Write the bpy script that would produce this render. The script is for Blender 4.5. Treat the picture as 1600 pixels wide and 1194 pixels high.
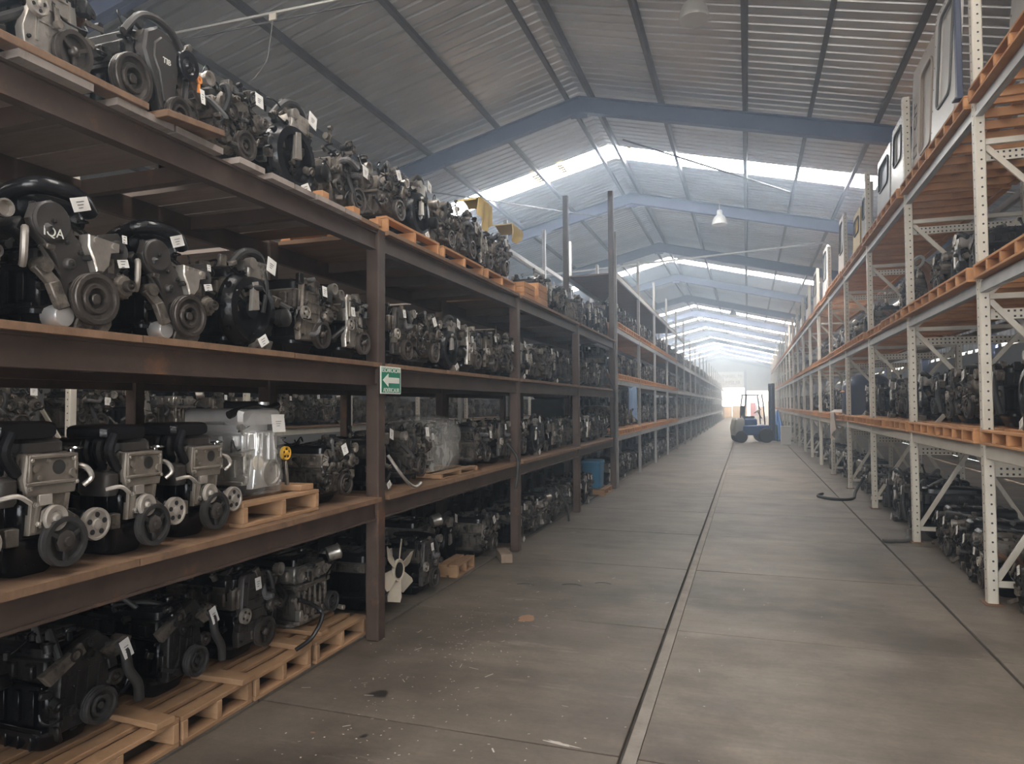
import bpy, math, random
from mathutils import Vector, Matrix
import numpy as np

for o in list(bpy.data.objects): bpy.data.objects.remove(o, do_unlink=True)
SC = bpy.context.scene
COL = SC.collection
rnd = random.Random(7)
PI = math.pi

# ------------------------------------------------------------------ camera
CAMH = 1.6
F_PX = 1080.0
cam_d = bpy.data.cameras.new('camera')
cam = bpy.data.objects.new('camera', cam_d)
COL.objects.link(cam)
cam_d.sensor_fit = 'HORIZONTAL'
cam_d.sensor_width = 36.0
cam_d.lens = F_PX / 1600.0 * 36.0
cam_d.clip_start = 0.05
cam_d.clip_end = 400
_R = Matrix(((0.94659371, 0.01639459, 0.32201174),
             (0.32237952, -0.0306611, -0.94611381),
             (-0.00563792, 0.99939537, -0.03430888)))
cam.matrix_world = Matrix.Translation((0, 0, CAMH)) @ _R.to_4x4()
SC.camera = cam

# ------------------------------------------------------------------ world, view, daylight constants
SC.view_settings.view_transform = 'Standard'
SC.view_settings.look = 'None'
SC.view_settings.exposure = 0.75
SC.view_settings.gamma = 1.0
SC.view_settings.use_curve_mapping = False
world = bpy.data.worlds.new('sky')
SC.world = world
world.use_nodes = True
_bg = world.node_tree.nodes['Background']
_bg.inputs[0].default_value = (0.88, 0.94, 1.0, 1)
_bg.inputs[1].default_value = 7.0
NEAR_DIM = 0.5                # emission cut on the unseen near panels to set the foreground light
SC.cycles.max_bounces = 7
SC.cycles.diffuse_bounces = 3
SC.cycles.glossy_bounces = 3
SC.cycles.transmission_bounces = 4
SKYLIGHT = 20.0            # radiance of the daylit translucent roof panels
HAZE_DENSITY = 0.0155
HAZE_COLOR = (0.68, 0.82, 1.0, 1)

sun_d = bpy.data.lights.new('sun', 'SUN'); sun_d.energy = 38.0; sun_d.angle = 0.0093; sun_d.color = (1.0, 0.95, 0.88)
sun = bpy.data.objects.new('sun', sun_d); COL.objects.link(sun)
sun.rotation_euler = Vector((-0.12, 0.62, -0.78)).to_track_quat('-Z', 'Y').to_euler()   # falls on the front yard and through the gate behind the camera

# ------------------------------------------------------------------ materials
M = {}
def pmat(name, c1, c2=None, scale=6.0, rough=0.6, metal=0.0, bump=0.0, bscale=None, detail=4.0,
         vary=0.0, c3=None, s3=2.0, t3=0.6, rough2=None, stretch=(1, 1, 1), spec=0.5):
    m = bpy.data.materials.new(name)
    m.use_nodes = True
    nt = m.node_tree
    n, l = nt.nodes, nt.links
    bs = n['Principled BSDF']
    bs.inputs['Roughness'].default_value = rough
    bs.inputs['Metallic'].default_value = metal
    bs.inputs['Specular IOR Level'].default_value = spec
    tc = n.new('ShaderNodeTexCoord')
    mp = n.new('ShaderNodeMapping')
    mp.inputs['Scale'].default_value = stretch
    l.new(tc.outputs['Object'], mp.inputs['Vector'])
    oi = n.new('ShaderNodeObjectInfo')
    ad = n.new('ShaderNodeVectorMath'); ad.operation = 'ADD'
    sc = n.new('ShaderNodeVectorMath'); sc.operation = 'SCALE'
    cb = n.new('ShaderNodeCombineXYZ')
    for k in range(3): l.new(oi.outputs['Random'], cb.inputs[k])
    l.new(cb.outputs[0], sc.inputs[0]); sc.inputs['Scale'].default_value = 37.0
    l.new(mp.outputs[0], ad.inputs[0]); l.new(sc.outputs[0], ad.inputs[1])
    vec = ad.outputs[0]
    last = None
    if c2 is None: c2 = c1
    no = n.new('ShaderNodeTexNoise')
    no.inputs['Scale'].default_value = scale
    no.inputs['Detail'].default_value = detail
    no.inputs['Roughness'].default_value = 0.65
    l.new(vec, no.inputs['Vector'])
    rp = n.new('ShaderNodeValToRGB')
    rp.color_ramp.elements[0].position = 0.33
    rp.color_ramp.elements[1].position = 0.67
    rp.color_ramp.elements[0].color = (*c1, 1)
    rp.color_ramp.elements[1].color = (*c2, 1)
    l.new(no.outputs['Fac'], rp.inputs['Fac'])
    last = rp.outputs['Color']
    if c3 is not None:
        n3 = n.new('ShaderNodeTexNoise')
        n3.inputs['Scale'].default_value = s3
        n3.inputs['Detail'].default_value = 6.0
        n3.inputs['Roughness'].default_value = 0.7
        l.new(vec, n3.inputs['Vector'])
        r3 = n.new('ShaderNodeValToRGB')
        r3.color_ramp.elements[0].position = t3
        r3.color_ramp.elements[1].position = min(1.0, t3 + 0.12)
        r3.color_ramp.elements[0].color = (0, 0, 0, 1)
        r3.color_ramp.elements[1].color = (1, 1, 1, 1)
        l.new(n3.outputs['Fac'], r3.inputs['Fac'])
        mx = n.new('ShaderNodeMixRGB')
        l.new(r3.outputs['Color'], mx.inputs['Fac'])
        l.new(last, mx.inputs['Color1'])
        mx.inputs['Color2'].default_value = (*c3, 1)
        last = mx.outputs['Color']
        if rough2 is not None:
            mr = n.new('ShaderNodeMapRange')
            mr.inputs['To Min'].default_value = rough
            mr.inputs['To Max'].default_value = rough2
            l.new(r3.outputs['Color'], mr.inputs['Value'])
            l.new(mr.outputs[0], bs.inputs['Roughness'])
    if vary > 0:
        hs = n.new('ShaderNodeHueSaturation')
        mr = n.new('ShaderNodeMapRange')
        mr.inputs['To Min'].default_value = 1.0 - vary
        mr.inputs['To Max'].default_value = 1.0 + vary
        l.new(oi.outputs['Random'], mr.inputs['Value'])
        l.new(mr.outputs[0], hs.inputs['Value'])
        l.new(last, hs.inputs['Color'])
        last = hs.outputs['Color']
    l.new(last, bs.inputs['Base Color'])
    if bump > 0:
        nb = n.new('ShaderNodeTexNoise')
        nb.inputs['Scale'].default_value = bscale or scale * 4
        nb.inputs['Detail'].default_value = 5.0
        l.new(vec, nb.inputs['Vector'])
        bp = n.new('ShaderNodeBump')
        bp.inputs['Strength'].default_value = bump
        bp.inputs['Distance'].default_value = 0.01
        l.new(nb.outputs['Fac'], bp.inputs['Height'])
        l.new(bp.outputs['Normal'], bs.inputs['Normal'])
    M[name] = m
    return m

# building
pmat('joint_strip', (0.29, 0.255, 0.225), (0.20, 0.175, 0.152), 6, 0.7, 0, 0.2)
pmat('joint_dark', (0.035, 0.03, 0.027), (0.06, 0.05, 0.045), 5, 0.9)
pmat('oil_stain', (0.02, 0.018, 0.017), (0.03, 0.027, 0.025), 9, 0.35)
pmat('rust_stain', (0.30, 0.16, 0.09), (0.24, 0.15, 0.10), 9, 0.8)
pmat('chalk', (0.62, 0.58, 0.54), (0.5, 0.46, 0.42), 9, 0.9)
pmat('roof_sheet', (0.44, 0.45, 0.46), (0.55, 0.56, 0.565), 0.7, 0.36, 0.40, 0.0, 8, 3, 0.10)
pmat('purlin', (0.10, 0.095, 0.10), (0.13, 0.125, 0.125), 2, 0.55, 0.2)
pmat('blue_steel', (0.10, 0.125, 0.22), (0.125, 0.15, 0.25), 1.5, 0.5, 0.1)
pmat('wall_sheet', (0.30, 0.31, 0.33), (0.37, 0.38, 0.40), 0.8, 0.5, 0.3)
pmat('wall_block', (0.07, 0.068, 0.066), (0.10, 0.096, 0.092), 2, 0.85, 0, 0.2)
pmat('galv', (0.42, 0.42, 0.41), (0.52, 0.52, 0.5), 5, 0.45, 0.6)
# racks
pmat('brown_steel', (0.055, 0.036, 0.028), (0.095, 0.064, 0.049), 5, 0.5, 0.1, 0.06, 60, 5, 0.08, (0.19, 0.095, 0.052), 3.0, 0.60, rough2=0.75)
pmat('ply', (0.155, 0.086, 0.048), (0.24, 0.142, 0.082), 5, 0.75, 0, 0.2, 40, 5, 0.12, (0.14, 0.085, 0.055), 2.2, 0.57, stretch=(0.4, 2.0, 1))
pmat('ply_grey', (0.24, 0.20, 0.175), (0.34, 0.29, 0.26), 4, 0.8, 0, 0.15, 40, 5, 0.25, (0.13, 0.10, 0.085), 2.0, 0.55, stretch=(0.4, 2.5, 1))
pmat('cream_steel', (0.58, 0.54, 0.46), (0.66, 0.62, 0.54), 4, 0.5, 0.0, 0.04, 50, 4, 0.05, (0.30, 0.20, 0.13), 5.0, 0.70, rough2=0.8)
pmat('grey_steel', (0.30, 0.30, 0.30), (0.40, 0.39, 0.38), 4, 0.45, 0.3, 0, 50, 4, 0.1)
pmat('hole_dark', (0.012, 0.011, 0.011), (0.02, 0.018, 0.018), 4, 0.9)
pmat('pallet_wood', (0.29, 0.165, 0.085), (0.39, 0.235, 0.13), 5, 0.75, 0, 0.2, 50, 5, 0.16, (0.36, 0.20, 0.11), 3.0, 0.62, stretch=(1, 1, 3))
pmat('pallet_orange', (0.46, 0.215, 0.09), (0.56, 0.295, 0.135), 4, 0.75, 0, 0.15, 50, 5, 0.15, (0.40, 0.19, 0.085), 3.0, 0.62)
pmat('block_wood', (0.17, 0.12, 0.09), (0.27, 0.2, 0.15), 8, 0.85, 0, 0.2)
# engine stuff
pmat('iron', (0.013, 0.012, 0.013), (0.040, 0.037, 0.035), 9, 0.42, 0.55, 0.25, 50, 6, 0.3, (0.12, 0.095, 0.075), 7.0, 0.64, rough2=0.7)
pmat('iron_black', (0.005, 0.005, 0.006), (0.015, 0.015, 0.018), 9, 0.25, 0.4, 0.2, 45, 5, 0.3, (0.10, 0.09, 0.085), 9.0, 0.68, rough2=0.6)
pmat('alu', (0.36, 0.33, 0.295), (0.52, 0.485, 0.44), 9, 0.33, 0.75, 0.18, 60, 6, 0.2, (0.12, 0.095, 0.075), 6.0, 0.56, rough2=0.75)
pmat('alu_dirty', (0.095, 0.080, 0.066), (0.215, 0.187, 0.158), 10, 0.52, 0.5, 0.3, 50, 6, 0.3, (0.035, 0.029, 0.025), 7.0, 0.50, rough2=0.7)
pmat('alu_beige', (0.175, 0.149, 0.122), (0.26, 0.225, 0.188), 8, 0.5, 0.35, 0.2, 50, 6, 0.12, (0.10, 0.08, 0.065), 6.0, 0.60, rough2=0.75)
pmat('alu_clean', (0.70, 0.69, 0.68), (0.82, 0.81, 0.80), 6, 0.28, 0.75, 0.1, 40, 4, 0.1)
pmat('plastic', (0.005, 0.005, 0.007), (0.011, 0.011, 0.013), 6, 0.26, 0, 0.08, 60, 4, 0.25, (0.032, 0.029, 0.027), 4.0, 0.64, rough2=0.6)
pmat('plastic_grey', (0.030, 0.026, 0.024), (0.046, 0.040, 0.037), 6, 0.45, 0, 0.06, 60, 4, 0.15, (0.13, 0.11, 0.098), 5.0, 0.64, rough2=0.7)
pmat('rubber', (0.016, 0.015, 0.015), (0.032, 0.030, 0.029), 12, 0.55, 0, 0.1, 60, 4, 0.2)
pmat('hose_grey', (0.07, 0.068, 0.068), (0.11, 0.105, 0.105), 12, 0.5, 0, 0.1)
pmat('pulley_steel', (0.055, 0.047, 0.042), (0.10, 0.085, 0.075), 9, 0.42, 0.6, 0.1, 60, 4, 0.2, (0.18, 0.11, 0.07), 6.0, 0.64, rough2=0.8)
pmat('pulley_light', (0.36, 0.325, 0.285), (0.46, 0.42, 0.375), 9, 0.45, 0.5, 0.1, 60, 4, 0.15)
pmat('chrome', (0.6, 0.6, 0.6), (0.75, 0.74, 0.72), 9, 0.18, 1.0)
pmat('rust', (0.16, 0.085, 0.05), (0.24, 0.13, 0.08), 14, 0.8, 0.2, 0.3)
pmat('tag_paper', (0.74, 0.72, 0.68), (0.82, 0.80, 0.77), 8, 0.75)
pmat('tag_ink', (0.05, 0.05, 0.06), (0.1, 0.1, 0.1), 8, 0.8)
pmat('paint_white', (0.72, 0.71, 0.69), (0.8, 0.79, 0.77), 4, 0.45)
pmat('fan_cream', (0.60, 0.53, 0.42), (0.68, 0.61, 0.50), 8, 0.5)
pmat('yellow', (0.75, 0.42, 0.04), (0.85, 0.55, 0.08), 6, 0.5)
pmat('orange', (0.75, 0.25, 0.05), (0.85, 0.33, 0.08), 6, 0.5)
pmat('yellow_cloth', (0.46, 0.34, 0.14), (0.56, 0.42, 0.19), 4, 0.7, 0, 0.2)
pmat('blue_plastic', (0.05, 0.20, 0.36), (0.07, 0.25, 0.42), 5, 0.4)
pmat('blue_cloth', (0.16, 0.24, 0.38), (0.24, 0.33, 0.48), 6, 0.85, 0, 0.2)
pmat('navy', (0.035, 0.045, 0.085), (0.05, 0.06, 0.11), 4, 0.45)
pmat('panel_white', (0.66, 0.64, 0.61), (0.72, 0.70, 0.67), 3, 0.4, 0.0, 0, 8, 3, 0.05)
pmat('panel_grey', (0.34, 0.325, 0.31), (0.40, 0.385, 0.365), 3, 0.4, 0.2)
pmat('panel_beige', (0.42, 0.355, 0.30), (0.48, 0.41, 0.35), 3, 0.5)
pmat('green_sign', (0.012, 0.20, 0.12), (0.014, 0.23, 0.14), 8, 0.5)
pmat('sign_white', (0.80, 0.80, 0.72), (0.84, 0.84, 0.77), 8, 0.5)
pmat('fork_flare_blue', (0.035, 0.09, 0.25), (0.045, 0.11, 0.30), 4, 0.4)  # truck body hue imitates the blue lens flare
pmat('fork_grey', (0.30, 0.29, 0.26), (0.38, 0.36, 0.33), 4, 0.5)
pmat('tarp_blue', (0.05, 0.14, 0.34), (0.08, 0.19, 0.42), 3, 0.55, 0, 0.3, 8)
pmat('carton', (0.52, 0.36, 0.20), (0.60, 0.43, 0.26), 4, 0.8)
pmat('lamp_shade', (0.62, 0.61, 0.58), (0.7, 0.69, 0.66), 4, 0.35, 0.1)
pmat('yard', (0.34, 0.34, 0.35), (0.40, 0.40, 0.41), 1, 0.9)
pmat('red_paint', (0.4, 0.06, 0.04), (0.5, 0.08, 0.05), 3, 0.5)

def concrete_mat(name='concrete', k=1.0):
    m = bpy.data.materials.new(name); m.use_nodes = True
    nt = m.node_tree; n, l = nt.nodes, nt.links; bs = n['Principled BSDF']
    tc = n.new('ShaderNodeTexCoord')
    def noise(sc, st, det, ro=.6, off=(0, 0, 0)):
        mp = n.new('ShaderNodeMapping'); mp.inputs['Scale'].default_value = st; mp.inputs['Location'].default_value = off
        l.new(tc.outputs['Object'], mp.inputs[0])
        t = n.new('ShaderNodeTexNoise'); t.inputs['Scale'].default_value = sc; t.inputs['Detail'].default_value = det; t.inputs['Roughness'].default_value = ro
        l.new(mp.outputs[0], t.inputs['Vector']); return t.outputs['Fac']
    def ramp(f, p0, p1, c0, c1):
        r = n.new('ShaderNodeValToRGB'); e = r.color_ramp.elements
        e[0].position = p0; e[1].position = p1; e[0].color = (*c0, 1); e[1].color = (*c1, 1); l.new(f, r.inputs[0]); return r.outputs[0]
    def mix(mode, fac, a, b_):
        x = n.new('ShaderNodeMixRGB'); x.blend_type = mode
        if isinstance(fac, float): x.inputs[0].default_value = fac
        else: l.new(fac, x.inputs[0])
        l.new(a, x.inputs[1]); l.new(b_, x.inputs[2]) if not isinstance(b_, tuple) else setattr(x.inputs[2], 'default_value', (*b_, 1)); return x.outputs[0]
    base = ramp(noise(.9, (1, 1, 1), 8, .7), .32, .70, (0.116 * k, 0.094 * k, 0.076 * k), (0.240 * k, 0.198 * k, 0.160 * k))
    streak = ramp(noise(1.9, (.5, 2.6, 1), 8, .75, (3, 1, 0)), .36, .66, (.60, .60, .60), (1.2, 1.19, 1.17))
    c = mix('MULTIPLY', .6, base, streak)
    blot = ramp(noise(.7, (1, 1, 1), 5, .6, (7, 2, 0)), .50, .66, (0, 0, 0), (1, 1, 1))
    c = mix('MIX', blot, c, mix('MULTIPLY', 1.0, c, (.52, .51, .50)))
    worn = ramp(noise(1.1, (.45, 2.4, 1), 7, .75, (1, 9, 0)), .60, .74, (0, 0, 0), (.55, .55, .55))
    c = mix('MIX', worn, c, (.37, .335, .295))
    fine = ramp(noise(38, (1, 1, 1), 3, .6), .3, .75, (.86, .86, .86), (1.12, 1.12, 1.12))
    c = mix('MULTIPLY', .8, c, fine)
    l.new(c, bs.inputs['Base Color'])
    rr = n.new('ShaderNodeMapRange'); rr.inputs['To Min'].default_value = .42; rr.inputs['To Max'].default_value = .72
    l.new(noise(1.6, (1, 1.6, 1), 5, .6, (4, 4, 0)), rr.inputs['Value']); l.new(rr.outputs[0], bs.inputs['Roughness'])
    bp = n.new('ShaderNodeBump'); bp.inputs['Strength'].default_value = .15; bp.inputs['Distance'].default_value = .006
    l.new(noise(26, (1, 1, 1), 5), bp.inputs['Height']); l.new(bp.outputs[0], bs.inputs['Normal'])
    M[name] = m
concrete_mat()
concrete_mat('concrete_worn', 0.8)

def film_mat(name, alpha, rough):
    m = bpy.data.materials.new(name); m.use_nodes = True
    nt = m.node_tree; n, l = nt.nodes, nt.links
    bs = n['Principled BSDF']
    bs.inputs['Base Color'].default_value = (0.85, 0.84, 0.80, 1)
    bs.inputs['Roughness'].default_value = rough
    tr = n.new('ShaderNodeBsdfTransparent')
    mx = n.new('ShaderNodeMixShader')
    no = n.new('ShaderNodeTexNoise'); no.inputs['Scale'].default_value = 9.0; no.inputs['Detail'].default_value = 3
    tc = n.new('ShaderNodeTexCoord'); mp = n.new('ShaderNodeMapping'); mp.inputs['Scale'].default_value = (1, 1.6, 0.5)
    l.new(tc.outputs['Object'], mp.inputs[0]); l.new(mp.outputs[0], no.inputs['Vector'])
    mr = n.new('ShaderNodeMapRange'); mr.inputs['From Min'].default_value = 0.35; mr.inputs['From Max'].default_value = 0.7
    mr.inputs['To Min'].default_value = alpha * 0.5; mr.inputs['To Max'].default_value = min(1, alpha * 1.7)
    l.new(no.outputs['Fac'], mr.inputs['Value'])
    l.new(mr.outputs[0], mx.inputs[0]); l.new(tr.outputs[0], mx.inputs[1]); l.new(bs.outputs[0], mx.inputs[2])
    bp = n.new('ShaderNodeBump'); bp.inputs['Strength'].default_value = 0.7; bp.inputs['Distance'].default_value = 0.03
    l.new(no.outputs['Fac'], bp.inputs['Height']); l.new(bp.outputs[0], bs.inputs['Normal'])
    out = n['Material Output']; l.new(mx.outputs[0], out.inputs['Surface'])
    M[name] = m
film_mat('film', 0.10, 0.06)
film_mat('bag_film', 0.24, 0.10)

def emit_mat(name, col, s):
    m = bpy.data.materials.new(name); m.use_nodes = True
    nt = m.node_tree
    bs = nt.nodes['Principled BSDF']
    bs.inputs['Base Color'].default_value = (0.8, 0.8, 0.78, 1)
    bs.inputs['Emission Color'].default_value = (*col, 1)
    bs.inputs['Emission Strength'].default_value = s
    M[name] = m
emit_mat('skylight', (0.95, 0.98, 1.0), SKYLIGHT)
emit_mat('skylight_dimmed', (1.0, 0.955, 0.90), SKYLIGHT * NEAR_DIM)  # weaker, warmer glow for the unseen panels above and behind the camera

# ------------------------------------------------------------------ mesh builder
def catmull(pts, n=5):
    P = [Vector(p) for p in pts]
    if len(P) < 3: return P
    out = []
    for i in range(len(P) - 1):
        p0 = P[max(0, i - 1)]; p1 = P[i]; p2 = P[i + 1]; p3 = P[min(len(P) - 1, i + 2)]
        for k in range(n):
            t = k / n
            out.append(0.5 * ((2 * p1) + (-p0 + p2) * t + (2 * p0 - 5 * p1 + 4 * p2 - p3) * t * t + (-p0 + 3 * p1 - 3 * p2 + p3) * t ** 3))
    out.append(P[-1])
    return out

class B:
    def __init__(s): s.v = []; s.f = []
    def add(s, vs, fs):
        o = len(s.v); s.v.extend([tuple(v) for v in vs]); s.f.extend([tuple(i + o for i in f) for f in fs]); return s
    def _convex(s, vs, fs):
        c = sum((Vector(v) for v in vs), Vector()) / len(vs); out = []
        for f in fs:
            p = [Vector(vs[i]) for i in f]
            nn = (p[1] - p[0]).cross(p[2] - p[0])
            m = sum(p, Vector()) / len(p)
            out.append(f if nn.dot(m - c) >= 0 else tuple(reversed(f)))
        return s.add(vs, out)
    def box(s, cx, cy, cz, sx, sy, sz, ch=0.0, R=None):
        hx, hy, hz = sx / 2, sy / 2, sz / 2
        c = Vector((cx, cy, cz))
        if ch <= 0:
            vs = [Vector((a * hx, b * hy, d * hz)) for a in (-1, 1) for b in (-1, 1) for d in (-1, 1)]
            fs = [(0, 1, 3, 2), (4, 6, 7, 5), (0, 4, 5, 1), (2, 3, 7, 6), (0, 2, 6, 4), (1, 5, 7, 3)]
        else:
            ch = min(ch, hx * .9, hy * .9, hz * .9)
            vs = []; ix = {}
            for a in (-1, 1):
                for b in (-1, 1):
                    for d in (-1, 1):
                        for k in range(3):
                            h = [hx - ch, hy - ch, hz - ch]; h[k] += ch
                            ix[(a, b, d, k)] = len(vs); vs.append(Vector((a * h[0], b * h[1], d * h[2])))
            fs = []
            S = (-1, 1)
            for a in S:
                fs.append(tuple(ix[(a, *q, 0)] for q in ((-1, -1), (1, -1), (1, 1), (-1, 1))))
                fs.append(tuple(ix[(q[0], a, q[1], 1)] for q in ((-1, -1), (1, -1), (1, 1), (-1, 1))))
                fs.append(tuple(ix[(*q, a, 2)] for q in ((-1, -1), (1, -1), (1, 1), (-1, 1))))
                for b in S:
                    fs.append((ix[(a, b, -1, 0)], ix[(a, b, 1, 0)], ix[(a, b, 1, 1)], ix[(a, b, -1, 1)]))
                    fs.append((ix[(a, -1, b, 0)], ix[(a, 1, b, 0)], ix[(a, 1, b, 2)], ix[(a, -1, b, 2)]))
                    fs.append((ix[(-1, a, b, 1)], ix[(1, a, b, 1)], ix[(1, a, b, 2)], ix[(-1, a, b, 2)]))
                    for d in S: fs.append((ix[(a, b, d, 0)], ix[(a, b, d, 1)], ix[(a, b, d, 2)]))
        if R is not None: vs = [R @ v for v in vs]
        # orientation
        out = []
        for f in fs:
            p = [vs[i] for i in f]; nn = (p[1] - p[0]).cross(p[2] - p[0]); m = sum(p, Vector()) / len(p)
            out.append(f if nn.dot(m) >= 0 else tuple(reversed(f)))
        return s.add([v + c for v in vs], out)
    def bar(s, p0, p1, w, h, up=(0, 0, 1), ch=0.0):
        p0 = Vector(p0); p1 = Vector(p1); d = p1 - p0; L = d.length; d.normalize()
        u = Vector(up); r = d.cross(u)
        if r.length < 1e-4: u = Vector((0, 1, 0)); r = d.cross(u)
        r.normalize(); u = r.cross(d)
        R = Matrix((d, r, u)).transposed()
        m = (p0 + p1) / 2
        return s.box(m.x, m.y, m.z, L, w, h, ch, R)
    def lathe(s, o, ax, prof, seg=16, sy=1.0):
        o = Vector(o); a = Vector(ax).normalized()
        t = Vector((0, 0, 1)) if abs(a.z) < .9 else Vector((0, 1, 0))
        u = a.cross(t).normalized(); w = a.cross(u)
        vs = []; fs = []
        k = len(prof)
        for (r, h) in prof:
            for j in range(seg):
                th = 2 * PI * j / seg
                vs.append(o + a * h + (u * math.cos(th) + w * math.sin(th) * sy) * r)
        for i in range(k - 1):
            for j in range(seg):
                j2 = (j + 1) % seg
                fs.append((i * seg + j, (i + 1) * seg + j, (i + 1) * seg + j2, i * seg + j2))
        fs.append(tuple(range(seg)))
        fs.append(tuple(reversed([(k - 1) * seg + j for j in range(seg)])))
        # orientation: flip all (computed so sides face outwards)
        p = [vs[i] for i in fs[0]]
        nn = (p[1] - p[0]).cross(p[2] - p[0]); m = sum(p, Vector()) / 4
        return s.add(vs, [tuple(reversed(f)) for f in fs] if s._lathe_flip(prof, u, w, a) else fs)
    def _lathe_flip(s, prof, u, w, a):
        # face (i,j),(i+1,j),(i+1,j+1): along axis then around; outward if increasing h
        hs = prof[-1][1] - prof[0][1]
        return (a.dot(u.cross(w)) > 0) == (hs > 0)
    def cyl(s, p0, p1, r0, r1=None, seg=12):
        p0 = Vector(p0); d = Vector(p1) - p0
        return s.lathe(p0, d, [(r0, 0), (r1 if r1 is not None else r0, d.length)], seg)
    def prism(s, poly, x0, x1, ch=0.0, axis='x', shrink=None):
        n = len(poly)
        ca = sum(p[0] for p in poly) / n; cb = sum(p[1] for p in poly) / n
        ar = sum(poly[i][0] * poly[(i + 1) % n][1] - poly[(i + 1) % n][0] * poly[i][1] for i in range(n))
        if ar < 0: poly = list(reversed(poly))
        rings = [(x0, 0.0)]
        if ch > 0: rings += [(x1 - ch, 0.0), (x1, ch)]
        else: rings += [(x1, 0.0)]
        vs = []
        for x, sh in rings:
            for (a, b) in poly:
                da, db = a - ca, b - cb; L = math.hypot(da, db) or 1
                k = max(0.0, 1 - sh / L)
                a2, b2 = ca + da * k, cb + db * k
                vs.append({'x': (x, a2, b2), 'y': (b2, x, a2), 'z': (a2, b2, x)}[axis])
        fs = [tuple(reversed(range(n)))]
        for r in range(len(rings) - 1):
            for i in range(n):
                j = (i + 1) % n
                fs.append((r * n + i, r * n + j, (r + 1) * n + j, (r + 1) * n + i))
        q = (len(rings) - 1) * n
        fs.append(tuple(q + i for i in range(n)))
        return s.add(vs, fs)
    def tube(s, pts, r, seg=7, sub=4, ridges=False):
        P = catmull(pts, sub) if sub > 1 else [Vector(p) for p in pts]
        n = len(P)
        T = []
        for i in range(n):
            d = P[min(n - 1, i + 1)] - P[max(0, i - 1)]
            T.append(d.normalized() if d.length > 1e-9 else Vector((1, 0, 0)))
        u = T[0].orthogonal().normalized()
        vs = []
        for i in range(n):
            u = (u - T[i] * u.dot(T[i]))
            u = u.normalized() if u.length > 1e-6 else T[i].orthogonal().normalized()
            w = T[i].cross(u)
            rr = r(i / (n - 1)) if callable(r) else r
            if ridges and i % 2: rr *= 0.86
            for j in range(seg):
                th = 2 * PI * j / seg
                vs.append(P[i] + (u * math.cos(th) + w * math.sin(th)) * rr)
        fs = []
        for i in range(n - 1):
            for j in range(seg):
                k = (j + 1) % seg
                fs.append((i * seg + j, i * seg + k, (i + 1) * seg + k, (i + 1) * seg + j))
        fs.append(tuple(reversed(range(seg))))
        fs.append(tuple((n - 1) * seg + j for j in range(seg)))
        return s.add(vs, fs)
    def loft(s, rings, seg=20, e=4.0, axis='z', noise=0.0, rg=None):
        # rings: (t, ca, cb, ha, hb) super-ellipse sections stacked along axis
        vs = []; k = len(rings)
        for (t, ca, cb, ha, hb) in rings:
            for j in range(seg):
                th = 2 * PI * (j + .5) / seg
                c, sn = math.cos(th), math.sin(th)
                a = ca + ha * math.copysign(abs(c) ** (2 / e), c)
                b = cb + hb * math.copysign(abs(sn) ** (2 / e), sn)
                if noise and rg: 
                    q = 1 + rg.uniform(-noise, noise); a = ca + (a - ca) * q; b = cb + (b - cb) * q
                vs.append({'z': (a, b, t), 'x': (t, a, b), 'y': (b, t, a)}[axis])
        fs = []
        for i in range(k - 1):
            for j in range(seg):
                j2 = (j + 1) % seg
                fs.append((i * seg + j, i * seg + j2, (i + 1) * seg + j2, (i + 1) * seg + j))
        fs.append(tuple(reversed(range(seg))))
        fs.append(tuple((k - 1) * seg + j for j in range(seg)))
        if rings[-1][0] < rings[0][0]: fs = [tuple(reversed(f)) for f in fs]
        return s.add(vs, fs)
    def mesh(s, name, mat, smooth=True):
        me = bpy.data.meshes.new(name)
        me.from_pydata(s.v, [], s.f)
        if smooth:
            me.polygons.foreach_set('use_smooth', [True] * len(me.polygons))
            me.update()
            me.set_sharp_from_angle(angle=math.radians(38))
        if isinstance(mat, str): mat = M[mat]
        me.materials.append(mat)
        me.update()
        return me

def link(name, data, parent=None, loc=None, rot=None, scale=None):
    o = bpy.data.objects.new(name, data)
    COL.objects.link(o)
    if parent is not None: o.parent = parent
    if loc is not None: o.location = loc
    if rot is not None: o.rotation_euler = rot
    if scale is not None: o.scale = scale if not isinstance(scale, (int, float)) else (scale,) * 3
    return o
def tag(o, label=None, cat=None, group=None, kind=None):
    if label: o['label'] = label
    if cat: o['category'] = cat
    if group: o['group'] = group
    if kind: o['kind'] = kind
    return o
def thing(name, label, cat, loc=(0, 0, 0), rot=(0, 0, 0), group=None, scale=None):
    return tag(link(name, None, None, loc, rot, scale), label, cat, group)
def struct(name, data, label=None, parent=None):
    o = link(name, data, parent)
    if parent is None: tag(o, label, None, None, 'structure')
    return o
def text_mesh(txt, size, mat, depth=0.001, name='lettering'):
    cu = bpy.data.curves.new('t', 'FONT'); cu.body = txt; cu.size = size; cu.extrude = depth
    cu.align_x = 'CENTER'; cu.align_y = 'CENTER'
    ob = bpy.data.objects.new('t', cu); COL.objects.link(ob)
    dg = bpy.context.evaluated_depsgraph_get()
    me = bpy.data.meshes.new_from_object(ob.evaluated_get(dg))
    bpy.data.objects.remove(ob, do_unlink=True); bpy.data.curves.remove(cu)
    me.name = name; me.materials.clear(); me.materials.append(M[mat])
    return me
ORD = ['first', 'second', 'third', 'fourth', 'fifth', 'sixth', 'seventh', 'eighth', 'ninth', 'tenth', 'eleventh', 'twelfth',
       'thirteenth', 'fourteenth', 'fifteenth', 'sixteenth', 'seventeenth', 'eighteenth', 'nineteenth']
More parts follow.
